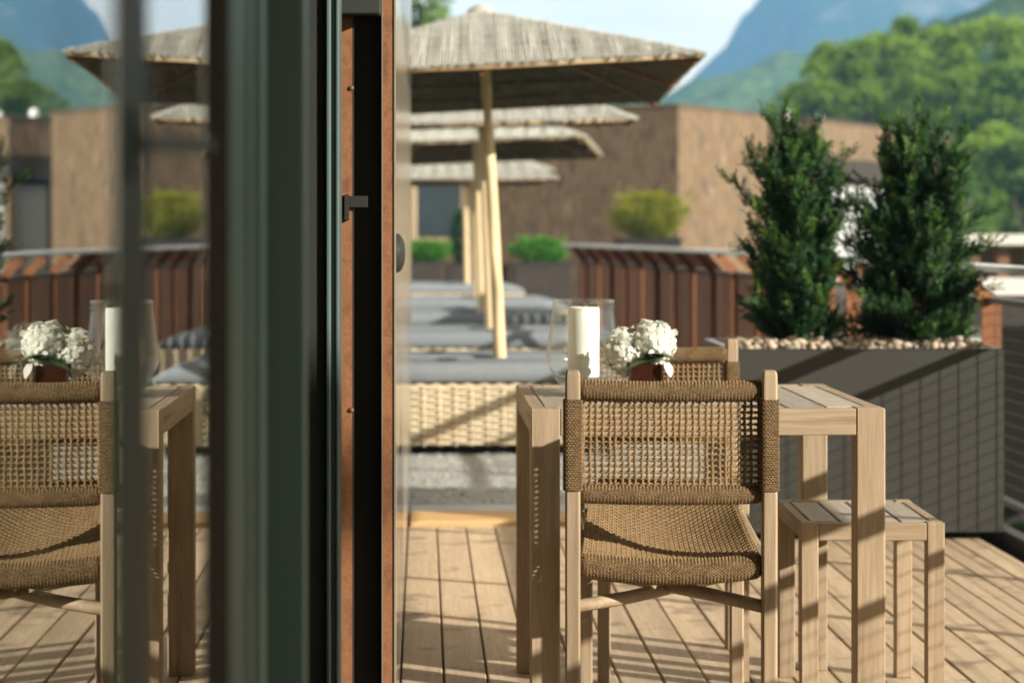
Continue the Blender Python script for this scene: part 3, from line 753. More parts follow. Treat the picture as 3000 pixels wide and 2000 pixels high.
# ================================================================== THINGS ON THE TABLE
TZ = 0.7500
def glass_vase():
    t = empty('hurricane_glass', (0.408, 5.75, TZ), label='clear tulip-shaped hurricane glass around the white candle on the table', cat='candle holder')
    outer = [(0.0001, 0.0), (0.046, 0.0), (0.052, 0.006), (0.070, 0.030), (0.086, 0.056), (0.0935, 0.078), (0.0945, 0.092), (0.0925, 0.112), (0.088, 0.140), (0.0835, 0.170), (0.0800, 0.200), (0.0785, 0.222), (0.0788, 0.2275)]
    inner = [(r - 0.0028, z) for r, z in outer[::-1] if z > 0.04] + [(0.066, 0.038), (0.045, 0.034), (0.0001, 0.033)]
    MB().lathe(outer + inner, 56).build('bowl', M['vase_glass'], t, smooth=True)
    th = np.linspace(0, 2 * math.pi, 57)[:-1]
    MB().tube(np.column_stack([0.0772 * np.cos(th), 0.0772 * np.sin(th), np.full(56, 0.2285)]), 0.0030, 8, closed=True).build('rim', M['vase_glass'], t, smooth=True)
glass_vase()
def candle():
    t = empty('pillar_candle', (0.408, 5.75, TZ + 0.036), label='thick white pillar candle standing inside the hurricane glass', cat='candle')
    prof = [(0.0001, 0.0), (0.0385, 0.0), (0.0402, 0.004), (0.0400, 0.06), (0.0404, 0.12), (0.0400, 0.172), (0.0385, 0.1775), (0.034, 0.1775), (0.02, 0.171), (0.0001, 0.170)]
    MB().lathe(prof, 44).build('wax', M['wax'], t, smooth=True)
    MB().tube([(0, 0, 0.168), (0.0004, 0, 0.178), (0.002, 0, 0.186)], 0.0013, 6).build('wick', M['gasket'], t)
candle()
def vase():
    t = empty('flower_vase', (0.538, 5.52, TZ), R(4), label='small square brown glass vase beneath the white hydrangeas', cat='vase')
    b = MB(); w = 0.043; H = 0.084
    def ring(hw, z, c=0.006): return [(sx * hw + dx, sy * hw + dy, z) for (sx, sy, dx, dy) in ((1, -1, -c, 0), (1, -1, 0, c), (1, 1, 0, -c), (1, 1, -c, 0), (-1, 1, c, 0), (-1, 1, 0, -c), (-1, -1, 0, c), (-1, -1, c, 0))]
    rs = [ring(w - 0.004, 0.0), ring(w - 0.001, 0.003), ring(w, 0.03), ring(w - 0.0005, H - 0.002), ring(w - 0.0015, H), ring(w - 0.0045, H - 0.0005), ring(w - 0.005, 0.03), ring(w - 0.006, 0.012)]
    V = [p for r_ in rs for p in r_]; F = [tuple(range(7, -1, -1))]
    for i in range(len(rs) - 1):
        for j in range(8): F.append((i * 8 + j, i * 8 + (j + 1) % 8, (i + 1) * 8 + (j + 1) % 8, (i + 1) * 8 + j))
    F.append(tuple((len(rs) - 1) * 8 + j for j in range(8)))
    b.add(V, F).build('vase_body', M['brown_glass'], t)
vase()
def hydrangea():
    t = empty('hydrangea_bouquet', (0.538, 5.52, TZ + 0.02), label='white hydrangea bouquet with green leaf in the brown vase', cat='flowers')
    def head(name, c, rad, n, seed):
        r_ = np.random.default_rng(seed); b = MB()
        for k in range(n):
            z = 1 - 2 * (k + 0.5) / n; a = k * 2.39996
            d = np.array((math.sqrt(1 - z * z) * math.cos(a), math.sqrt(1 - z * z) * math.sin(a), z)) + r_.normal(0, 0.08, 3)
            d /= np.linalg.norm(d)
            p = np.array(c) + d * np.array(rad) * r_.uniform(0.90, 1.06)
            dd = d + r_.normal(0, 0.28, 3); dd /= np.linalg.norm(dd)
            u = np.cross(dd, (0.3, 0.5, 0.8)); u /= np.linalg.norm(u); v = np.cross(dd, u); rot = r_.uniform(0, 6.28); s = r_.uniform(0.014, 0.022)
            for q in range(4):
                an = rot + q * math.pi / 2; e = u * math.cos(an) + v * math.sin(an); f = -u * math.sin(an) + v * math.cos(an)
                up = r_.uniform(0.0, 0.35)
                V = [p, p + s * (0.45 * e + 0.42 * f + 0.10 * dd), p + s * (0.95 * e + 0.40 * f + up * 0.6 * dd), p + s * (1.12 * e + up * dd * 0.4), p + s * (0.95 * e - 0.40 * f + up * 0.6 * dd), p + s * (0.45 * e - 0.42 * f + 0.10 * dd), p + s * (0.6 * e + 0.2 * dd)]
                b.add(V, [(0, 1, 6), (1, 2, 6), (2, 3, 6), (3, 4, 6), (4, 5, 6), (5, 0, 6)])
        b.add(np.array([(c[0] + rad[0] * .8 * math.cos(a) * math.cos(e), c[1] + rad[1] * .8 * math.sin(a) * math.cos(e), c[2] + rad[2] * .8 * math.sin(e)) for e in np.linspace(-1.5, 1.5, 7) for a in np.linspace(0, 5.9, 14)]),
              [(i * 14 + j, i * 14 + (j + 1) % 14, (i + 1) * 14 + (j + 1) % 14, (i + 1) * 14 + j) for i in range(6) for j in range(14)])
        return b.build(name, M['petal'], t, smooth=True)
    head('flower_head', (-0.044, 0.015, 0.092), (0.044, 0.044, 0.050), 120, 3)
    head('flower_head', (0.020, 0.005, 0.116), (0.048, 0.046, 0.046), 130, 4)
    head('flower_head', (-0.005, 0.055, 0.100), (0.040, 0.04, 0.045), 80, 5)
    def leaf(name, base, tip, w, droop, mat=M['hleaf'], serr=0.1):
        b = MB(); A = np.array(base); B = np.array(tip); D = B - A; Ln = np.linalg.norm(D); D /= Ln
        S_ = np.cross(D, (0, 0, 1)); S_ /= np.linalg.norm(S_); U = np.cross(S_, D); n = 13; V = []
        for i in range(n):
            s_ = i / (n - 1); hw = w * math.sin(math.pi * min(0.98, s_ * 0.92 + 0.06)) ** 0.8 * (1 + serr * (-1) ** i)
            c = A + D * Ln * s_ - np.array((0, 0, droop * s_ * s_))
            V += [c - S_ * hw + U * hw * 0.25, c - S_ * hw * .5 + U * hw * 0.22, c, c + S_ * hw * .5 + U * hw * 0.22, c + S_ * hw + U * hw * 0.25]
        F = [(i * 5 + j, i * 5 + j + 1, i * 5 + 6 + j, i * 5 + 5 + j) for i in range(n - 1) for j in range(4)]
        return b.add(V, F).build(name, mat, t, smooth=True)
    leaf('leaf', (0.046, -0.040, 0.082), (-0.044, -0.070, 0.058), 0.032, 0.004)
    leaf('leaf', (-0.002, -0.035, 0.086), (0.074, -0.055, 0.088), 0.028, 0.012)
    leaf('loose_petal', (0.048, -0.042, 0.074), (0.060, -0.055, 0.034), 0.015, 0.0, M['petal'], 0.0)
    for dx in (-0.012, 0.012): MB().tube([(dx, 0, 0.0), (dx * 1.2, 0.004, 0.05), (dx * 1.6, 0.006, 0.1)], 0.003, 6).build('stem', M['hleaf'], t)
hydrangea()

# ================================================================== PLANTER WITH YEWS
PX0, PX1, PY0, PY1, PH = 1.143, 2.165, 8.40, 9.19, 0.708
pl = empty('planter_box', ((PX0 + PX1) / 2, (PY0 + PY1) / 2, 0), label='long dark bronze metal planter box standing on the deck', cat='planter')
def ppart(name, mb, mat, **kw): return fpart(name, mb, mat, pl, **kw)
ppart('front_panel', MB().box(PX0, PX1, PY0, PY0 + 0.004, 0.03, PH, c=0.001), M['planter'])
ppart('back_panel', MB().box(PX0, PX1, PY1 - 0.004, PY1, 0.03, PH, c=0.001), M['planter'])
ppart('side_panel', MB().box(PX0, PX0 + 0.004, PY0 + 0.0045, PY1 - 0.0045, 0.03, PH, c=0.001), M['planter'])
ppart('side_panel', MB().box(PX1 - 0.004, PX1, PY0 + 0.0045, PY1 - 0.0045, 0.03, PH, c=0.001), M['planter'])
ppart('rim', MB().box(PX0 - 0.001, PX1 + 0.001, PY0 - 0.001, PY0 + 0.03, PH + 0.0004, PH + 0.005, c=0.0015).box(PX0 - 0.001, PX1 + 0.001, PY1 - 0.03, PY1 + 0.001, PH + 0.0004, PH + 0.005, c=0.0015)
      .box(PX0 - 0.001, PX0 + 0.03, PY0 + 0.031, PY1 - 0.031, PH + 0.0004, PH + 0.005, c=0.0015).box(PX1 - 0.03, PX1 + 0.001, PY0 + 0.031, PY1 - 0.031, PH + 0.0004, PH + 0.005, c=0.0015), M['planter_rim'])
for xx in (PX0 + 0.1, PX1 - 0.1):
    for yy in (PY0 + 0.1, PY1 - 0.1):
        ppart('foot', MB().box(xx - 0.03, xx + 0.03, yy - 0.03, yy + 0.03, 0.0, 0.03, c=0.003), M['gasket'])
ppart('soil', MB().box(PX0 + 0.006, PX1 - 0.006, PY0 + 0.006, PY1 - 0.006, 0.05, PH - 0.008), M['soil'])
gv = empty('pebble_mulch', ((PX0 + PX1) / 2, (PY0 + PY1) / 2, PH - 0.008), label='tan river pebbles heaped on the soil of the bronze planter', cat='pebbles')
cnt = 0
for row in range(7):
    yy = PY0 + 0.045 + row * 0.048
    xx = PX0 + 0.045 + (row % 2) * 0.016
    while xx < PX1 - 0.045 and cnt < 290:
        s = random.choice((random.uniform(0.008, 0.014), random.uniform(0.013, 0.020), random.uniform(0.017, 0.027)))
        o = inst('stone', PEB[random.randrange(5)][2], gv, (xx - gv.location.x, yy - gv.location.y + random.uniform(-.012, .012), s * 0.45 + random.uniform(0, 0.012) + row * 0.002),
                 (random.uniform(-.4, .4), random.uniform(-.4, .4), random.uniform(0, 6.28)), (s * random.uniform(0.95, 1.45), s * random.uniform(0.8, 1.1), s * random.uniform(0.7, 1.1)))
        xx += random.uniform(0.024, 0.034); cnt += 1
rest = MB()
for i in range(420):
    V, F, _m = PEB[i % 5]; a = random.uniform(0, 6.28); s = random.uniform(0.013, 0.024)
    Rm = np.array(((math.cos(a), -math.sin(a), 0), (math.sin(a), math.cos(a), 0), (0, 0, 1)))
    rest.add(V @ Rm.T * s + np.array((random.uniform(PX0 + .05, PX1 - .05) - gv.location.x, random.uniform(PY0 + 0.36, PY1 - .05) - gv.location.y, s * 0.5)), F)
rest.build('rear_stones', M['stone'], gv, smooth=True, kind='stuff')

def spray(mb, p, d, Ln, nl, lw, ll, up, mi, rr):
    """a yew twig: curved axis with needles along both sides"""
    d = d / np.linalg.norm(d); tt = (np.arange(nl) + 1) / nl
    side = np.cross(d, up); side /= np.linalg.norm(side) + 1e-9; nn = np.cross(side, d)
    ax = p + np.outer(tt * Ln, d) + np.outer((tt ** 2) * Ln * 0.18, up)
    s = np.where(np.arange(nl) % 2 == 0, 1.0, -1.0)[:, None]
    D = d * 0.75 + side * s * 0.85 + nn * rr.normal(0.1, 0.25, (nl, 1)) + rr.normal(0, 0.12, (nl, 3))
    taper = (1.0 - 0.45 * tt)
    mb.leaves(ax, D, np.tile(nn, (nl, 1)) + rr.normal(0, 0.35, (nl, 3)), ll * taper * rr.uniform(0.8, 1.15, nl), lw, mi)

def yew(name, base, H, rx, ry, seed, label, n, lean=0.0, sprigs=()):
    rr = np.random.default_rng(seed)
    t = empty(name, base, label=label, cat='shrub')
    up = np.array((0, 0, 1.0))
    tr = MB()
    for k in range(6):
        a = k * 1.047 + rr.uniform(0, 0.5); r0 = 0.02; r1 = 0.55
        tr.tube([(r0 * math.cos(a), r0 * math.sin(a), -0.02), (rx * r1 * .6 * math.cos(a), ry * r1 * .6 * math.sin(a), H * .35), (rx * r1 * math.cos(a) * .8 + lean * .6, ry * r1 * math.sin(a) * .8, H * .75), (rx * r1 * .3 * math.cos(a) + lean, ry * .3 * math.sin(a), H * .97)], [0.012, 0.010, 0.006, 0.002], 6)
    b = MB(); nb = int(n / 25)
    for k in range(nb):
        f = (k + rr.uniform(0, 1)) / nb; a = k * 2.39996 + rr.uniform(-0.5, 0.5)
        R0 = (0.80 + 0.20 * math.sin(math.pi * min(1, f * 1.1 + 0.10))) * (1.0 if f < 0.86 else max(0.35, ((1 - f) / 0.14) ** 0.6))
        q1 = R0 * rr.uniform(0.50, 1.28)
        e = np.array((rx * q1 * math.cos(a) + lean * f, ry * q1 * math.sin(a), H * (0.04 + 0.92 * f)))
        st = np.array((rx * 0.12 * math.cos(a) + lean * f, ry * 0.12 * math.sin(a), max(0.0, e[2] - rr.uniform(0.10, 0.22))))
        d = e - st; Lb = np.linalg.norm(d); d = d / Lb
        tr.tube([st, (st + e) / 2 - np.array((0, 0, 0.01)), e], [0.005, 0.0035, 0.0015], 5)
        ns = 26
        for j in range(ns):
            tt = 0.25 + 0.75 * (j + rr.uniform(0, 1)) / ns
            p = st + d * Lb * tt + rr.normal(0, 0.012, 3)
            dd = d + rr.normal(0, 0.55, 3) + np.array((0, 0, 0.25))
            tip = tt > 0.86 and rr.uniform() < 0.45
            spray(b, p, dd, rr.uniform(0.05, 0.09) * (1.15 - 0.35 * tt), 15, 0.0105, 0.025, up + rr.normal(0, 0.4, 3), 1 if tip else 0, rr)
    for (sx, sy, f, dx, dz, ln) in sprigs:
        p = np.array((sx * rx + lean * f, sy * ry, H * f)); d = np.array((dx, rr.normal(0, 0.15), dz)); d /= np.linalg.norm(d)
        m_ = int(ln / 0.035)
        for j in range(m_):
            pp = p + d * (j * 0.035) + np.array((0, 0, -0.10 * (j * 0.035) ** 2 / ln))
            for _q in range(3): spray(b, pp + rr.normal(0, 0.006, 3), d + rr.normal(0, 0.35, 3), 0.06, 14, 0.0085, 0.024, up, 1 if (j > m_ * 0.5 and rr.uniform() < .6) else 0, rr)
            spray(b, pp, d + rr.normal(0, 0.8, 3), 0.05, 12, 0.0085, 0.022, up, 0, rr)
        tr2 = [p, p + d * ln * 0.5, p + d * ln]
    tr.build('trunk', M['bark'], t, smooth=True)
    b.build('crown', [M['yew'], M['yew_tip']], t)
    return t
yew('yew_shrub', (1.455, 8.80, PH), 0.83, 0.168, 0.19, 11, 'narrow dark green evergreen shrub with stray sprigs, left in the bronze planter', 2300, 0.0,
    [(-0.6, 0, 0.70, -0.55, 0.85, 0.20), (-0.9, 0, 0.78, -0.3, 1.0, 0.16), (0.1, 0, 0.85, -0.15, 1.0, 0.22), (0.55, 0, 0.80, 0.75, 0.55, 0.20), (0.7, 0, 0.62, 0.9, 0.25, 0.16), (-0.8, 0, 0.42, -0.9, 0.3, 0.12), (-0.7, 0, 0.15, -0.9, 0.25, 0.10), (-0.5, -0.5, 0.95, -0.4, 0.9, 0.14), (0.3, 0, 0.92, 0.35, 1.0, 0.16), (-0.2, 0.2, 0.93, -0.05, 1.0, 0.20), (-0.95, 0, 0.62, -0.6, 0.8, 0.22)])
yew('yew_shrub', (1.905, 8.80, PH), 0.84, 0.228, 0.21, 23, 'broad dark green evergreen shrub on the right of the bronze planter', 3200, 0.02,
    [(-0.15, 0, 0.90, -0.35, 1.0, 0.16), (0.35, 0, 0.88, 0.25, 1.0, 0.18), (-0.75, 0, 0.74, -0.9, 0.3, 0.14), (0.5, 0, 0.78, 0.8, 0.7, 0.16), (-0.85, -0.3, 0.42, -0.9, 0.35, 0.24), (0.8, 0, 0.42, 0.95, 0.3, 0.20), (0.85, 0, 0.25, 1.0, 0.1, 0.16), (-0.9, 0.2, 0.6, -0.95, 0.5, 0.18), (0.9, 0, 0.55, 0.8, 0.55, 0.14), (0.1, 0, 0.95, 0.0, 1.0, 0.18), (-0.45, 0, 0.90, -0.3, 1.0, 0.16), (0.6, 0, 0.86, 0.5, 1.0, 0.17), (-0.7, -0.6, 0.55, -0.95, 0.15, 0.22), (-0.8, -0.4, 0.33, -0.9, 0.5, 0.2)])

# ================================================================== LOUNGERS
def lounger():
    t = empty('sun_lounger', (0, 0, 0), cat='sun lounger', group='grey cushioned wicker loungers on the gravel terrace')
    Ln, Wd, H = 2.0, 0.50, 0.365
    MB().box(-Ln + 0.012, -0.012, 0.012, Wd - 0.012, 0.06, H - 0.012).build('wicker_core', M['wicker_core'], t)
    w = MB()
    nz, nxs = 17, 24
    for j in range(nz):                                # horizontal canes weaving round the uprights, front and right end
        z = 0.055 + (H - 0.065) * (j + 0.5) / nz
        xs = np.linspace(-Ln, 0, nxs * 6 + 1); ph = xs / Ln * nxs * math.pi + (j % 2) * math.pi
        w.tube(np.column_stack([xs, 0.006 - 0.008 * np.sin(ph), np.full_like(xs, z)]), 0.0088, 5, caps=False)
        ys = np.linspace(0, Wd, 25); ph = ys / 0.083 * math.pi + (j % 2) * math.pi
        w.tube(np.column_stack([-0.006 + 0.008 * np.sin(ph), ys, np.full_like(ys, z)]), 0.0088, 5, caps=False)
    for i in range(nxs):
        x = -Ln * (i + 0.5) / nxs
        w.tube([(x, 0.006, 0.05), (x, 0.006, H - 0.005)], 0.011, 6)
    for i in range(6): w.tube([(-0.006, 0.04 + i * 0.083, 0.05), (-0.006, 0.04 + i * 0.083, H - 0.005)], 0.011, 6)
    xs = np.linspace(-Ln, 0.0, 160)
    w.tube(np.column_stack([xs, np.full_like(xs, 0.004), H - 0.004 + 0.005 * np.sin(xs / Ln * nxs * 2 * math.pi)]), 0.013, 6)
    w.tube(np.column_stack([np.full(30, -0.004), np.linspace(0, Wd, 30), H - 0.004 + 0.004 * np.sin(np.arange(30))]), 0.013, 6)
    w.build('weave', M['wicker'], t, smooth=True, kind='stuff')
    for x in (-Ln + 0.08, -0.08):
        for y in (0.06, Wd - 0.06): MB().box(x - 0.03, x + 0.03, y - 0.03, y + 0.03, 0.0, 0.06, c=0.004).build('foot', M['gasket'], t)
    # cushion: rounded, crowned, tapering at the right end
    c = MB(); nx_, nr = 60, 16
    xs = np.concatenate([np.linspace(-Ln, -0.3, 30), np.linspace(-0.27, 0.02, 18)])
    rings = []
    for x in xs:
        e = max(0.0, (x + 0.22) / 0.24); th = 0.112 * (1 - 0.75 * e * e) + 0.0015 * math.sin(x * 9); e2 = 0.035 * e
        ring = []
        for q in range(nr):
            a = 2 * math.pi * q / nr; ca, sa = math.cos(a), math.sin(a)
            yy = Wd / 2 + (Wd / 2 - 0.005 - e2) * np.sign(ca) * abs(ca) ** 0.24
            zz = H + 0.008 + th / 2 + th / 2 * np.sign(sa) * abs(sa) ** 0.34
            ring.append((x, yy, zz))
        rings.append(ring)
    V = [p for r_ in rings for p in r_]
    F = [(i * nr + j, (i + 1) * nr + j, (i + 1) * nr + (j + 1) % nr, i * nr + (j + 1) % nr) for i in range(len(rings) - 1) for j in range(nr)]
    F += [tuple(range(nr)), tuple((len(rings) - 1) * nr + j for j in range(nr - 1, -1, -1))]
    mt = c.add(V, F).build('mattress', M['cushion'], t, smooth=True)
    MB().box(-0.97, -0.86, 0.18, 0.24, H + 0.124, H + 0.132, c=0.003).build('dark_strip', M['dark_strip'], mt)  # small flat navy box on top of the mattress
    return t
ORD = ['nearest', 'second', 'third', 'fourth', 'farthest']
# parasol poles: (X at base, Y), lean of the top, rim height, apex height, yaw, roll, half width, half depth, lounger end X
PAR = [(0.443, 12.46, -2.6, 1.930, 2.350, -2.0, 2.9, 1.07, 1.50, 1.05),
       (0.487, 15.90, -2.0, 1.890, 2.300, -1.0, 1.6, 0.97, 1.50, 1.42),
       (0.512, 19.30, -1.6, 1.815, 2.230, -7.0, 1.9, 1.00, 1.50, 1.30),
       (0.548, 22.80, -1.2, 1.625, 2.040, 2.0, 0.5, 0.72, 1.40, 1.42),
       (0.570, 28.60, -1.0, 1.840, 2.250, 0.0, 0.5, 1.05, 1.50, 1.25)]
lg0 = lounger(); first = True
for i, p in enumerate(PAR):
    for j, dy in enumerate((-0.555, 0.045)):
        t = lg0 if first else copy_tree(lg0); first = False
        t.location = (p[9] + (0.0 if j == 0 else -0.06), p[1] + dy, -0.03 if j == 0 else -0.022)
        t.rotation_euler = (0, 0, R(random.uniform(-0.4, 0.4)))
        t['label'] = 'grey cushioned wicker sun lounger just %s the %s parasol pole' % ('in front of' if j == 0 else 'behind', ORD[i])

# ================================================================== PARASOLS
def canopy_mesh(hx, hy, rise, seed):
    rr = np.random.default_rng(seed); b = MB()
    apex = np.array((0, 0, rise))
    cr = [np.array((-hx, -hy, 0)), np.array((hx, -hy, 0)), np.array((hx, hy, 0)), np.array((-hx, hy, 0))]
    for k in range(4):
        A, B = cr[k], cr[(k + 1) % 4]; E = B - A; Ln = np.linalg.norm(E); n = int(Ln / 0.0155)
        mid = (A + B) / 2; down = mid - apex; nrm = np.cross(E, down); nrm /= np.linalg.norm(nrm)
        if nrm[2] < 0: nrm = -nrm
        for i in range(n):
            s = (i + 0.5) / n
            base = A + E * s
            h_ = 1 - abs(2 * s - 1)                       # how far up the face this reed reaches
            top = base + (apex - mid) * h_ * 0.99
            over = -(apex - mid) / np.linalg.norm(apex - mid) * rr.uniform(0.0, 0.022)
            w1 = nrm * rr.uniform(-0.002, 0.0025); jit = E / Ln * rr.normal(0, 0.003)
            pts = [base + over + w1, base + (top - base) * 0.5 + nrm * (0.008 * math.sin(i * .7) - 0.012) + jit, top + w1]
            b.tube(pts, rr.uniform(0.008, 0.011), 4, caps=True)
        nb = 5
        for q in range(1, nb + 1):                        # lashing rows across the reeds
            f = q / (nb + 1)
            P = A + (apex - A) * f; Q = B + (apex - B) * f
            b.bar(P + nrm * 0.0125, Q + nrm * 0.0125, 0.004, 0.003)
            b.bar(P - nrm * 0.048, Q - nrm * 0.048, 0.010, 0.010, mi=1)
        # second, loosely woven underlayer
        n2 = int(Ln / 0.027)
        for i in range(n2):
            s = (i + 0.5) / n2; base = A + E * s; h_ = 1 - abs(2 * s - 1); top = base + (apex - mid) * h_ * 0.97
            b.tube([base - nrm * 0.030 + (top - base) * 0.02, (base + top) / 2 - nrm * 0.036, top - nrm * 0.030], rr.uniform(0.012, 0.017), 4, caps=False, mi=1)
    return b
def parasol(i, p):
    X, Y, lean, zr, za, yaw, rollr, hx, hy, _e = p
    t = empty('reed_parasol', (X, Y, -0.03), 0.0, 'square grey reed parasol on pale wooden pole, %s in the row' % ORD[i], 'parasol', 'reed parasols over the loungers')
    topx = math.tan(R(lean)) * (za - 0.06)
    pl_ = MB(); n = 12; zz = np.linspace(0, za - 0.04 + 0.03, n)
    pl_.tube(np.column_stack([np.tan(R(lean)) * zz + 0.004 * np.sin(zz * 2.3), 0.003 * np.sin(zz * 3.1), zz]), np.linspace(0.036, 0.028, n), 14)
    pl_.build('pole', M['pole'], t, smooth=True)
    c = canopy_mesh(hx, hy, za - zr, 40 + i).build('canopy', [M['thatch'], M['thatch_under']], t, kind='stuff')
    loc = (topx, 0, zr + 0.03); rot = (R((-0.9, 2.2, -1.2, 0.0, 0.0)[i]), R(-rollr), R(yaw))
    c.location = loc; c.rotation_euler = rot
    cr = [(-hx, -hy), (hx, -hy), (hx, hy), (-hx, hy)]
    rise = za - zr
    bm = Matrix.Translation(loc) @ c.rotation_euler.to_matrix().to_4x4()
    for k in range(4):
        a, b = cr[k], cr[(k + 1) % 4]
        o = MB().tube([(a[0] * .99, a[1] * .99, -0.012), ((a[0] + b[0]) / 2 * .99, (a[1] + b[1]) / 2 * .99, -0.018), (b[0] * .99, b[1] * .99, -0.012)], 0.013, 6).build('rim_batten', M['batten'], t, smooth=True)
        o.matrix_local = bm
        o = MB().bar((a[0] * .97, a[1] * .97, -0.045), (0, 0, rise - 0.06), 0.03, 0.03, 0.003).build('rib', M['brownwood'], t); o.matrix_local = bm
        o = MB().bar(((a[0] + b[0]) * .485, (a[1] + b[1]) * .485, -0.045), (0, 0, rise - 0.07), 0.026, 0.026, 0.003).build('rib', M['brownwood'], t); o.matrix_local = bm
    hub = MB().lathe([(0.0001, 0.03), (0.03, 0.025), (0.07, 0.0), (0.085, -0.03)], 18).build('cap', M['thatch'], t, smooth=True)
    hub.matrix_local = bm @ Matrix.Translation((0, 0, rise + 0.005))
for i, p in enumerate(PAR): parasol(i, p)

# ================================================================== BACKGROUND BUILDINGS
def bpart(par, name, mb, mat, **kw): return fpart(name, mb, mat, par, **kw)
def facade_block(mb, c, d, w1, n_, dep, z0, z1):
    """box with corner c, first edge along d (length w1), second along n_ (length dep)"""
    m = Matrix(((d[0], n_[0], 0, c[0]), (d[1], n_[1], 0, c[1]), (0, 0, 1, 0), (0, 0, 0, 1)))
    return mb.box(0, w1, 0, dep, z0, z1, 0, m)
dr = (0.520, 0.854); dl = (-0.854, 0.520)
B1 = (3.95, 35.0)
b1 = empty('brown_pavilion', (B1[0], B1[1], -2.6), label='flat roofed brown rendered building with sunlit corner behind the loungers', cat='building')
bpart(b1, 'wall', facade_block(MB(), B1, dr, 3.55, dl, 16.0, -2.6, 3.02), M['stucco'])
cm = MB(); m1 = Matrix(((dr[0], dl[0], 0, B1[0]), (dr[1], dl[1], 0, B1[1]), (0, 0, 1, 0), (0, 0, 0, 1)))
bpart(b1, 'roof_coping', MB().box(-0.03, 3.58, -0.03, 16.03, 3.022, 3.06, 0.005, m1), M['coping'])
wi = bpart(b1, 'window', MB().box(-0.02, 0.02, 3.86, 4.72, 1.02, 1.93, 0, m1), M['win'])
wf = MB().box(-0.05, 0.03, 4.725, 4.86, 0.98, 1.97, 0.004, m1).box(-0.05, 0.03, 3.80, 3.855, 0.98, 1.97, 0.004, m1).box(-0.05, 0.03, 3.80, 4.86, 1.973, 2.03, 0.004, m1).box(-0.05, 0.03, 3.80, 4.86, 0.93, 0.977, 0.004, m1)
wfo = wf.build('window_frame', M['cream'], None); wfo.parent = wi
dr2 = (0.498, 0.867); dl2 = (-0.867, 0.498); B2 = (6.78, 39.6)
m2 = Matrix(((dr2[0], dl2[0], 0, B2[0]), (dr2[1], dl2[1], 0, B2[1]), (0, 0, 1, 0), (0, 0, 0, 1)))
b2 = empty('fascia_building', (B2[0], B2[1], -2.6), label='brown building with deep overhanging roof and white blinds behind the evergreen shrubs', cat='building')
bpart(b2, 'roof', MB().box(0, 8.3, 0, 9, 2.39, 3.03, 0, m2), M['stucco'])
bpart(b2, 'roof_coping', MB().box(-0.03, 8.33, -0.03, 9.03, 3.032, 3.07, 0.005, m2), M['coping'])
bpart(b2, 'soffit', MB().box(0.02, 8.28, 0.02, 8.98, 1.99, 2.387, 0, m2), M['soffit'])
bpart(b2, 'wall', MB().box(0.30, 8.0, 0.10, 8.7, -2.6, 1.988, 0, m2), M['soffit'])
for (u0, u1) in ((0.34, 0.95), (1.15, 2.5), (2.7, 4.4), (4.6, 6.3), (6.5, 7.9)):
    o = bpart(b2, 'window', MB().box(u0, u1, 0.05, 0.095, 0.35, 1.93, 0, m2), M['soffit'])
    z = 0.40
    sl = MB()
    while z < 1.9:
        sl.box(u0 + 0.05, u1 - 0.05, 0.02, 0.045, z, z + 0.046, 0, m2); z += 0.05
    q = sl.build('blind', M['blind'], None); q.parent = o
for (v0, v1) in ((0.16, 0.82), (1.0, 2.2), (2.4, 3.6)):
    o = bpart(b2, 'window', MB().box(0.25, 0.295, v0, v1, 0.35, 1.93, 0, m2), M['soffit'])
    z = 0.40; sl = MB()
    while z < 1.9:
        sl.box(0.22, 0.245, v0 + 0.05, v1 - 0.05, z, z + 0.046, 0, m2); z += 0.05
    q = sl.build('blind', M['blind'], None); q.parent = o
bpart(b2, 'corner_column', MB().box(0.02, 0.28, 0.02, 0.14, -2.6, 1.988, 0, m2), M['stucco'])
for (u, v, r_) in ((0.25, 0.55, 0.085), (1.6, 0.4, 0.055)):
    w = m2 @ Vector((u, v, 3.07))
    bpart(b2, 'roof_vent', MB().lathe([(r_, 0.0), (r_, 0.05), (r_ * .9, 0.12), (r_ * .6, 0.15), (0.001, 0.17)], 16, tuple(w)), M['vent'], smooth=True)
w = m1 @ Vector((1.2, 0.4, 3.06))

# ---- planter troughs and low plants by the far wall
def tuft(name, loc, rx, ry, H, n, mat, label, seed, ll, lw, cat='plant', up=0.8, group=None):
    rr = np.random.default_rng(seed); t = empty(name, loc, label=label, cat=cat, group=group); b = MB()
    th = rr.uniform(0, 6.28, n); q = np.sqrt(rr.uniform(0.05, 1, n)); f = rr.uniform(0, 1, n)
    prof = np.sqrt(np.clip(1 - (f * 1.9 - 0.95) ** 2, 0.02, 1)) * (1 + 0.22 * np.sin(th * 3 + seed) * np.sin(f * 7 + seed))
    P = np.column_stack([rx * q * prof * np.cos(th), ry * q * prof * np.sin(th), H * f])
    spr = (np.sin(th * 5 + seed * 1.3) * np.sin(f * 11 + seed) > 0.55)[:, None] * np.column_stack([np.cos(th), np.sin(th), np.full(n, 0.9)]) * rr.uniform(0, 0.28, (n, 1)) * rx
    P = P + spr
    D = np.column_stack([np.cos(th), np.sin(th), np.full(n, up)]) + rr.normal(0, 0.45, (n, 3))
    b.leaves(P, D, rr.normal(0, 1, (n, 3)) + np.array((0, 0, 0.6)), ll * rr.uniform(0.7, 1.3, n), lw)
    b.build('foliage', mat, t)
    st = MB()
    for k in range(5):
        a = k * 1.256; st.tube([(0.02 * math.cos(a), 0.02 * math.sin(a), -0.03), (rx * .4 * math.cos(a), ry * .4 * math.sin(a), H * .6)], 0.012, 5)
    st.build('stem', M['bark'], t)
    return t
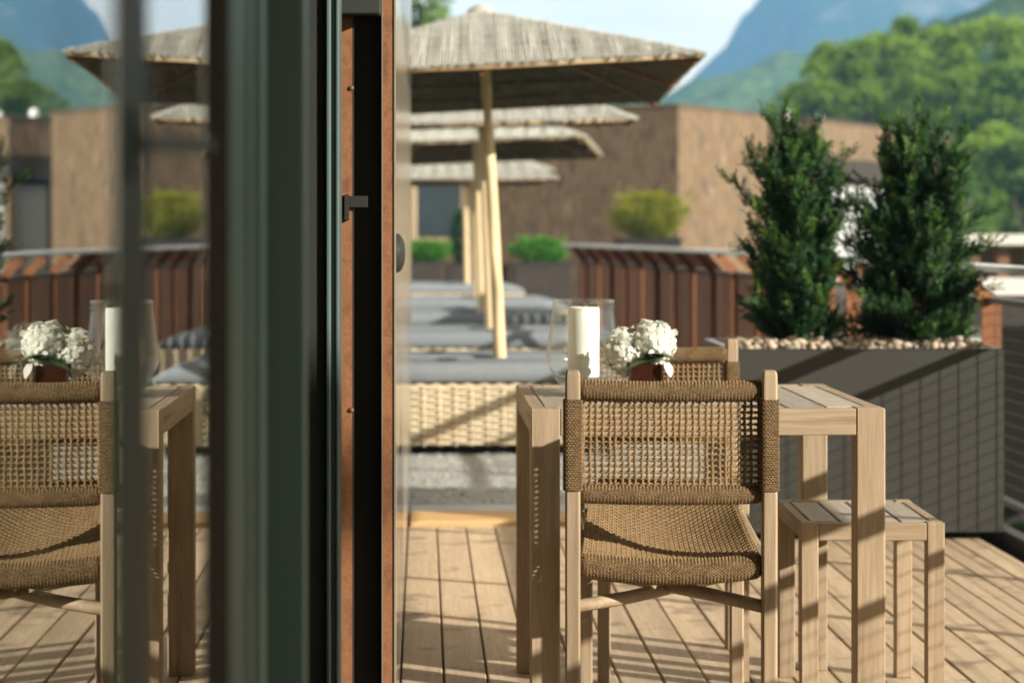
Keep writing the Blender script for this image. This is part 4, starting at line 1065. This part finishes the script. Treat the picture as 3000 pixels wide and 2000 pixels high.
TR = [(-0.75, 0.28, 0.70, 'dark planter trough left of the parasol poles below the teal window', 0.0), (0.33, 1.18, 0.66, 'dark planter trough behind the parasol poles', 0.3), (1.24, 2.05, 0.68, 'dark planter trough beside the near end of the rust railing', 0.1)]
for (x0, x1, H, lb, dy) in TR:
    t = empty('planter_trough', ((x0 + x1) / 2, 31.2 + dy, -0.03), label=lb, cat='planter')
    w = (x1 - x0) / 2
    MB().box(-w, w, -0.25, 0.25, 0.04, H, c=0.01).build('trough_body', M['soffit'], t)
    MB().box(-w - 0.012, w + 0.012, -0.262, 0.262, H + 0.0005, H + 0.025, c=0.004).build('rim', M['gasket'], t)
    MB().box(-w + 0.05, w - 0.05, -0.2, 0.2, 0.0, 0.039).build('plinth', M['gasket'], t)
tuft('low_green_plant', (0.05, 31.2, 0.68), 0.30, 0.2, 0.24, 900, M['lime'], 'low fresh green plant in the trough under the teal window', 3, 0.10, 0.03)
tuft('low_green_plant', (1.62, 31.3, 0.66), 0.36, 0.2, 0.30, 1100, M['lime'], 'low fresh green plant in the trough beside the rust railing', 5, 0.10, 0.03)
tuft('slim_dark_shrub', (0.54, 31.6, 0.62), 0.10, 0.10, 0.75, 700, M['yew'], 'slim dark shrub half hidden behind the far parasol poles', 8, 0.09, 0.03, 'shrub')
gp = empty('square_planter', (3.30, 33.0, -0.03), label='dark square planter holding the golden shrub by the building corner', cat='planter')
MB().prism([(-0.42, -0.42), (0.42, -0.42), (0.46, 0.46), (-0.46, 0.46)], 0.0, 1.0).build('planter_body', M['soffit'], gp)
MB().box(-0.47, 0.47, -0.47, 0.47, 1.001, 1.03, c=0.004).build('rim', M['gasket'], gp)
tuft('golden_shrub', (3.30, 33.0, 0.99), 0.52, 0.45, 0.64, 3600, M['golden'], 'rounded yellow green shrub before the brown building corner', 12, 0.075, 0.032, 'shrub', 0.7)

# ---- lower buildings on the right beyond the railing
wp = empty('white_pavilion', (5.6, 17.0, -2.6), label='low white flat roofed pavilion with white columns beyond the right railing', cat='pavilion')
bpart(wp, 'roof', MB().box(3.28, 9.0, 14.0, 20.2, 0.60, 0.71, 0.01), M['white_roof'])
bpart(wp, 'fascia', MB().box(3.24, 9.0, 13.95, 13.998, 0.55, 0.74, 0.004), M['dark_steel'])
for (xx, w_) in ((3.47, 0.045), (3.92, 0.08), (4.7, 0.08), (6.0, 0.08)):
    bpart(wp, 'column', MB().box(xx - w_, xx + w_, 14.1, 14.1 + 2 * w_, -2.6, 0.548, 0.006), M['vent'])
bpart(wp, 'back_wall', MB().box(3.4, 9.0, 18.0, 18.2, -2.6, 0.598), M['soffit'])
ts = empty('timber_shelter', (7.6, 27.5, -2.6), label='brown timber shelter with cream roof edge at the right edge', cat='shelter')
bpart(ts, 'roof', MB().box(6.22, 12.0, 26.0, 29.5, 0.94, 1.06, 0.01), M['cream'])
bpart(ts, 'roof_edge', MB().box(6.18, 12.0, 25.95, 25.998, 0.955, 1.075, 0.004), M['white_roof'])
for xx in (6.4, 6.75, 7.1, 7.6, 8.2):
    bpart(ts, 'post', MB().box(xx - 0.07, xx + 0.07, 26.2, 26.34, -2.6, 0.938, 0.006), M['brownwood'])
bpart(ts, 'back_wall', MB().box(6.25, 12.0, 28.5, 28.7, -2.6, 0.938), M['brownwood'])
tuft('clipped_hedge', (5.0, 17.0, -2.6), 1.2, 0.6, 1.5, 3000, M['tree_b'], 'dark clipped hedge on the lawn below the deck at right', 31, 0.12, 0.07, 'hedge')

# ================================================================== TREES
def crown_mesh(seed, n=7000, leaf=0.30):
    rr = np.random.default_rng(seed); b = MB()
    cl = []
    for k in range(52):
        a = rr.uniform(0, 6.28); z = rr.uniform(-0.8, 1.0); q = math.sqrt(max(0.03, 1 - z * z)) * rr.uniform(0.45, 1.05)
        cl.append((q * math.cos(a), q * math.sin(a), z * 0.85, rr.uniform(0.11, 0.27)))
    per = n // len(cl)
    for (x, y, z, r_) in cl:
        d = rr.normal(0, 1, (per, 3)); d /= np.linalg.norm(d, axis=1)[:, None]; d[:, 2] = np.where(d[:, 2] < -0.4, -d[:, 2], d[:, 2])
        P = np.array((x, y, z)) + d * (r_ * rr.uniform(0.55, 1.08, (per, 1)))
        D = d + rr.normal(0, 0.7, (per, 3)); Nn = d + rr.normal(0, 0.5, (per, 3))
        b.leaves(P, D, Nn, leaf * rr.uniform(0.22, 0.45, per), leaf * 0.22)
    return b
CM = [crown_mesh(s).mesh('crown', M['tree_a' if s != 52 else 'tree_b']) for s in (50, 51, 52)]
def tree(px, py, Y, r_, rz, k, label, zb=-2.6):
    X, Z = pw(px, py, Y)
    t = empty('broadleaf_tree', (X, Y, zb), label=label, cat='tree', group='broadleaf trees beyond the buildings')
    o = inst('crown', CM[k], t, (0, 0, Z - zb), (0, 0, random.uniform(0, 6.28)), (r_, r_, rz))
    tb = MB(); hh = Z - zb
    tb.tube([(0, 0, 0), (0.05, 0.02, hh * .4), (0.0, 0.1, hh * .8), (0.05, 0.0, hh + rz * .3)], [0.25, 0.2, 0.14, 0.05], 8)
    for q in range(6):
        a = q * 1.047; tb.tube([(0, 0, hh * .6), (r_ * .35 * math.cos(a), r_ * .35 * math.sin(a), hh * .85), (r_ * .65 * math.cos(a), r_ * .65 * math.sin(a), hh + rz * .15)], [0.11, 0.07, 0.03], 6)
    tb.build('trunk', M['bark'], t, smooth=True)
TREES = [(2000, 235, 78, 2.6, 2.4, 0, 'bright green tree rising directly over the fascia building roof'),
         (2115, 185, 84, 2.5, 2.3, 1, 'bright green rounded tree above the broad evergreen shrub'),
         (2270, 200, 80, 2.6, 2.5, 0, 'bright green tall tree at the upper right edge'),
         (2215, 330, 74, 2.2, 2.2, 1, 'mid green tree right of the broad evergreen shrub tip'),
         (2330, 330, 70, 2.3, 2.4, 2, 'deeper green tree at the right edge below the tall one'),
         (2270, 450, 62, 1.9, 1.9, 1, 'low leafy tree behind the cream edged shelter'),
         (2370, 480, 60, 1.9, 1.8, 2, 'low dark tree partly cut off by the right edge'),
         (1925, 300, 92, 2.0, 1.6, 2, 'small dark green tree above the gap between both brown buildings'),
         (1870, 255, 120, 2.2, 1.6, 1, 'small distant tree at the foot of the hazy hill'),
         (905, -20, 70, 1.9, 1.9, 1, 'green tree top showing left of the nearest parasol peak'),
         (2150, 480, 58, 1.6, 1.6, 2, 'low dark tree hidden behind the broad evergreen shrub')]
for a in TREES: tree(*a)

# ================================================================== AIR
top_z = max(v.co.z for v in bpy.data.objects['mountain'].data.vertices) + 1.5
hz = MB().box(-720, 920, -160, 952, -4.2, top_z)
hz = hz.build('haze', None, kind='stuff')
hz.data.materials.clear()
hm = bpy.data.materials.new('haze'); hm.use_nodes = True; hn = hm.node_tree; hn.nodes.clear()
ho = hn.nodes.new('ShaderNodeOutputMaterial'); hv = hn.nodes.new('ShaderNodeVolumePrincipled')
hv.inputs['Color'].default_value = (0.20, 0.47, 0.86, 1); hv.inputs['Density'].default_value = 0.00085; hv.inputs['Density Attribute'].default_value = ''
hv.inputs['Anisotropy'].default_value = 0.0
hn.links.new(hv.outputs['Volume'], ho.inputs['Volume']); hz.data.materials.append(hm)
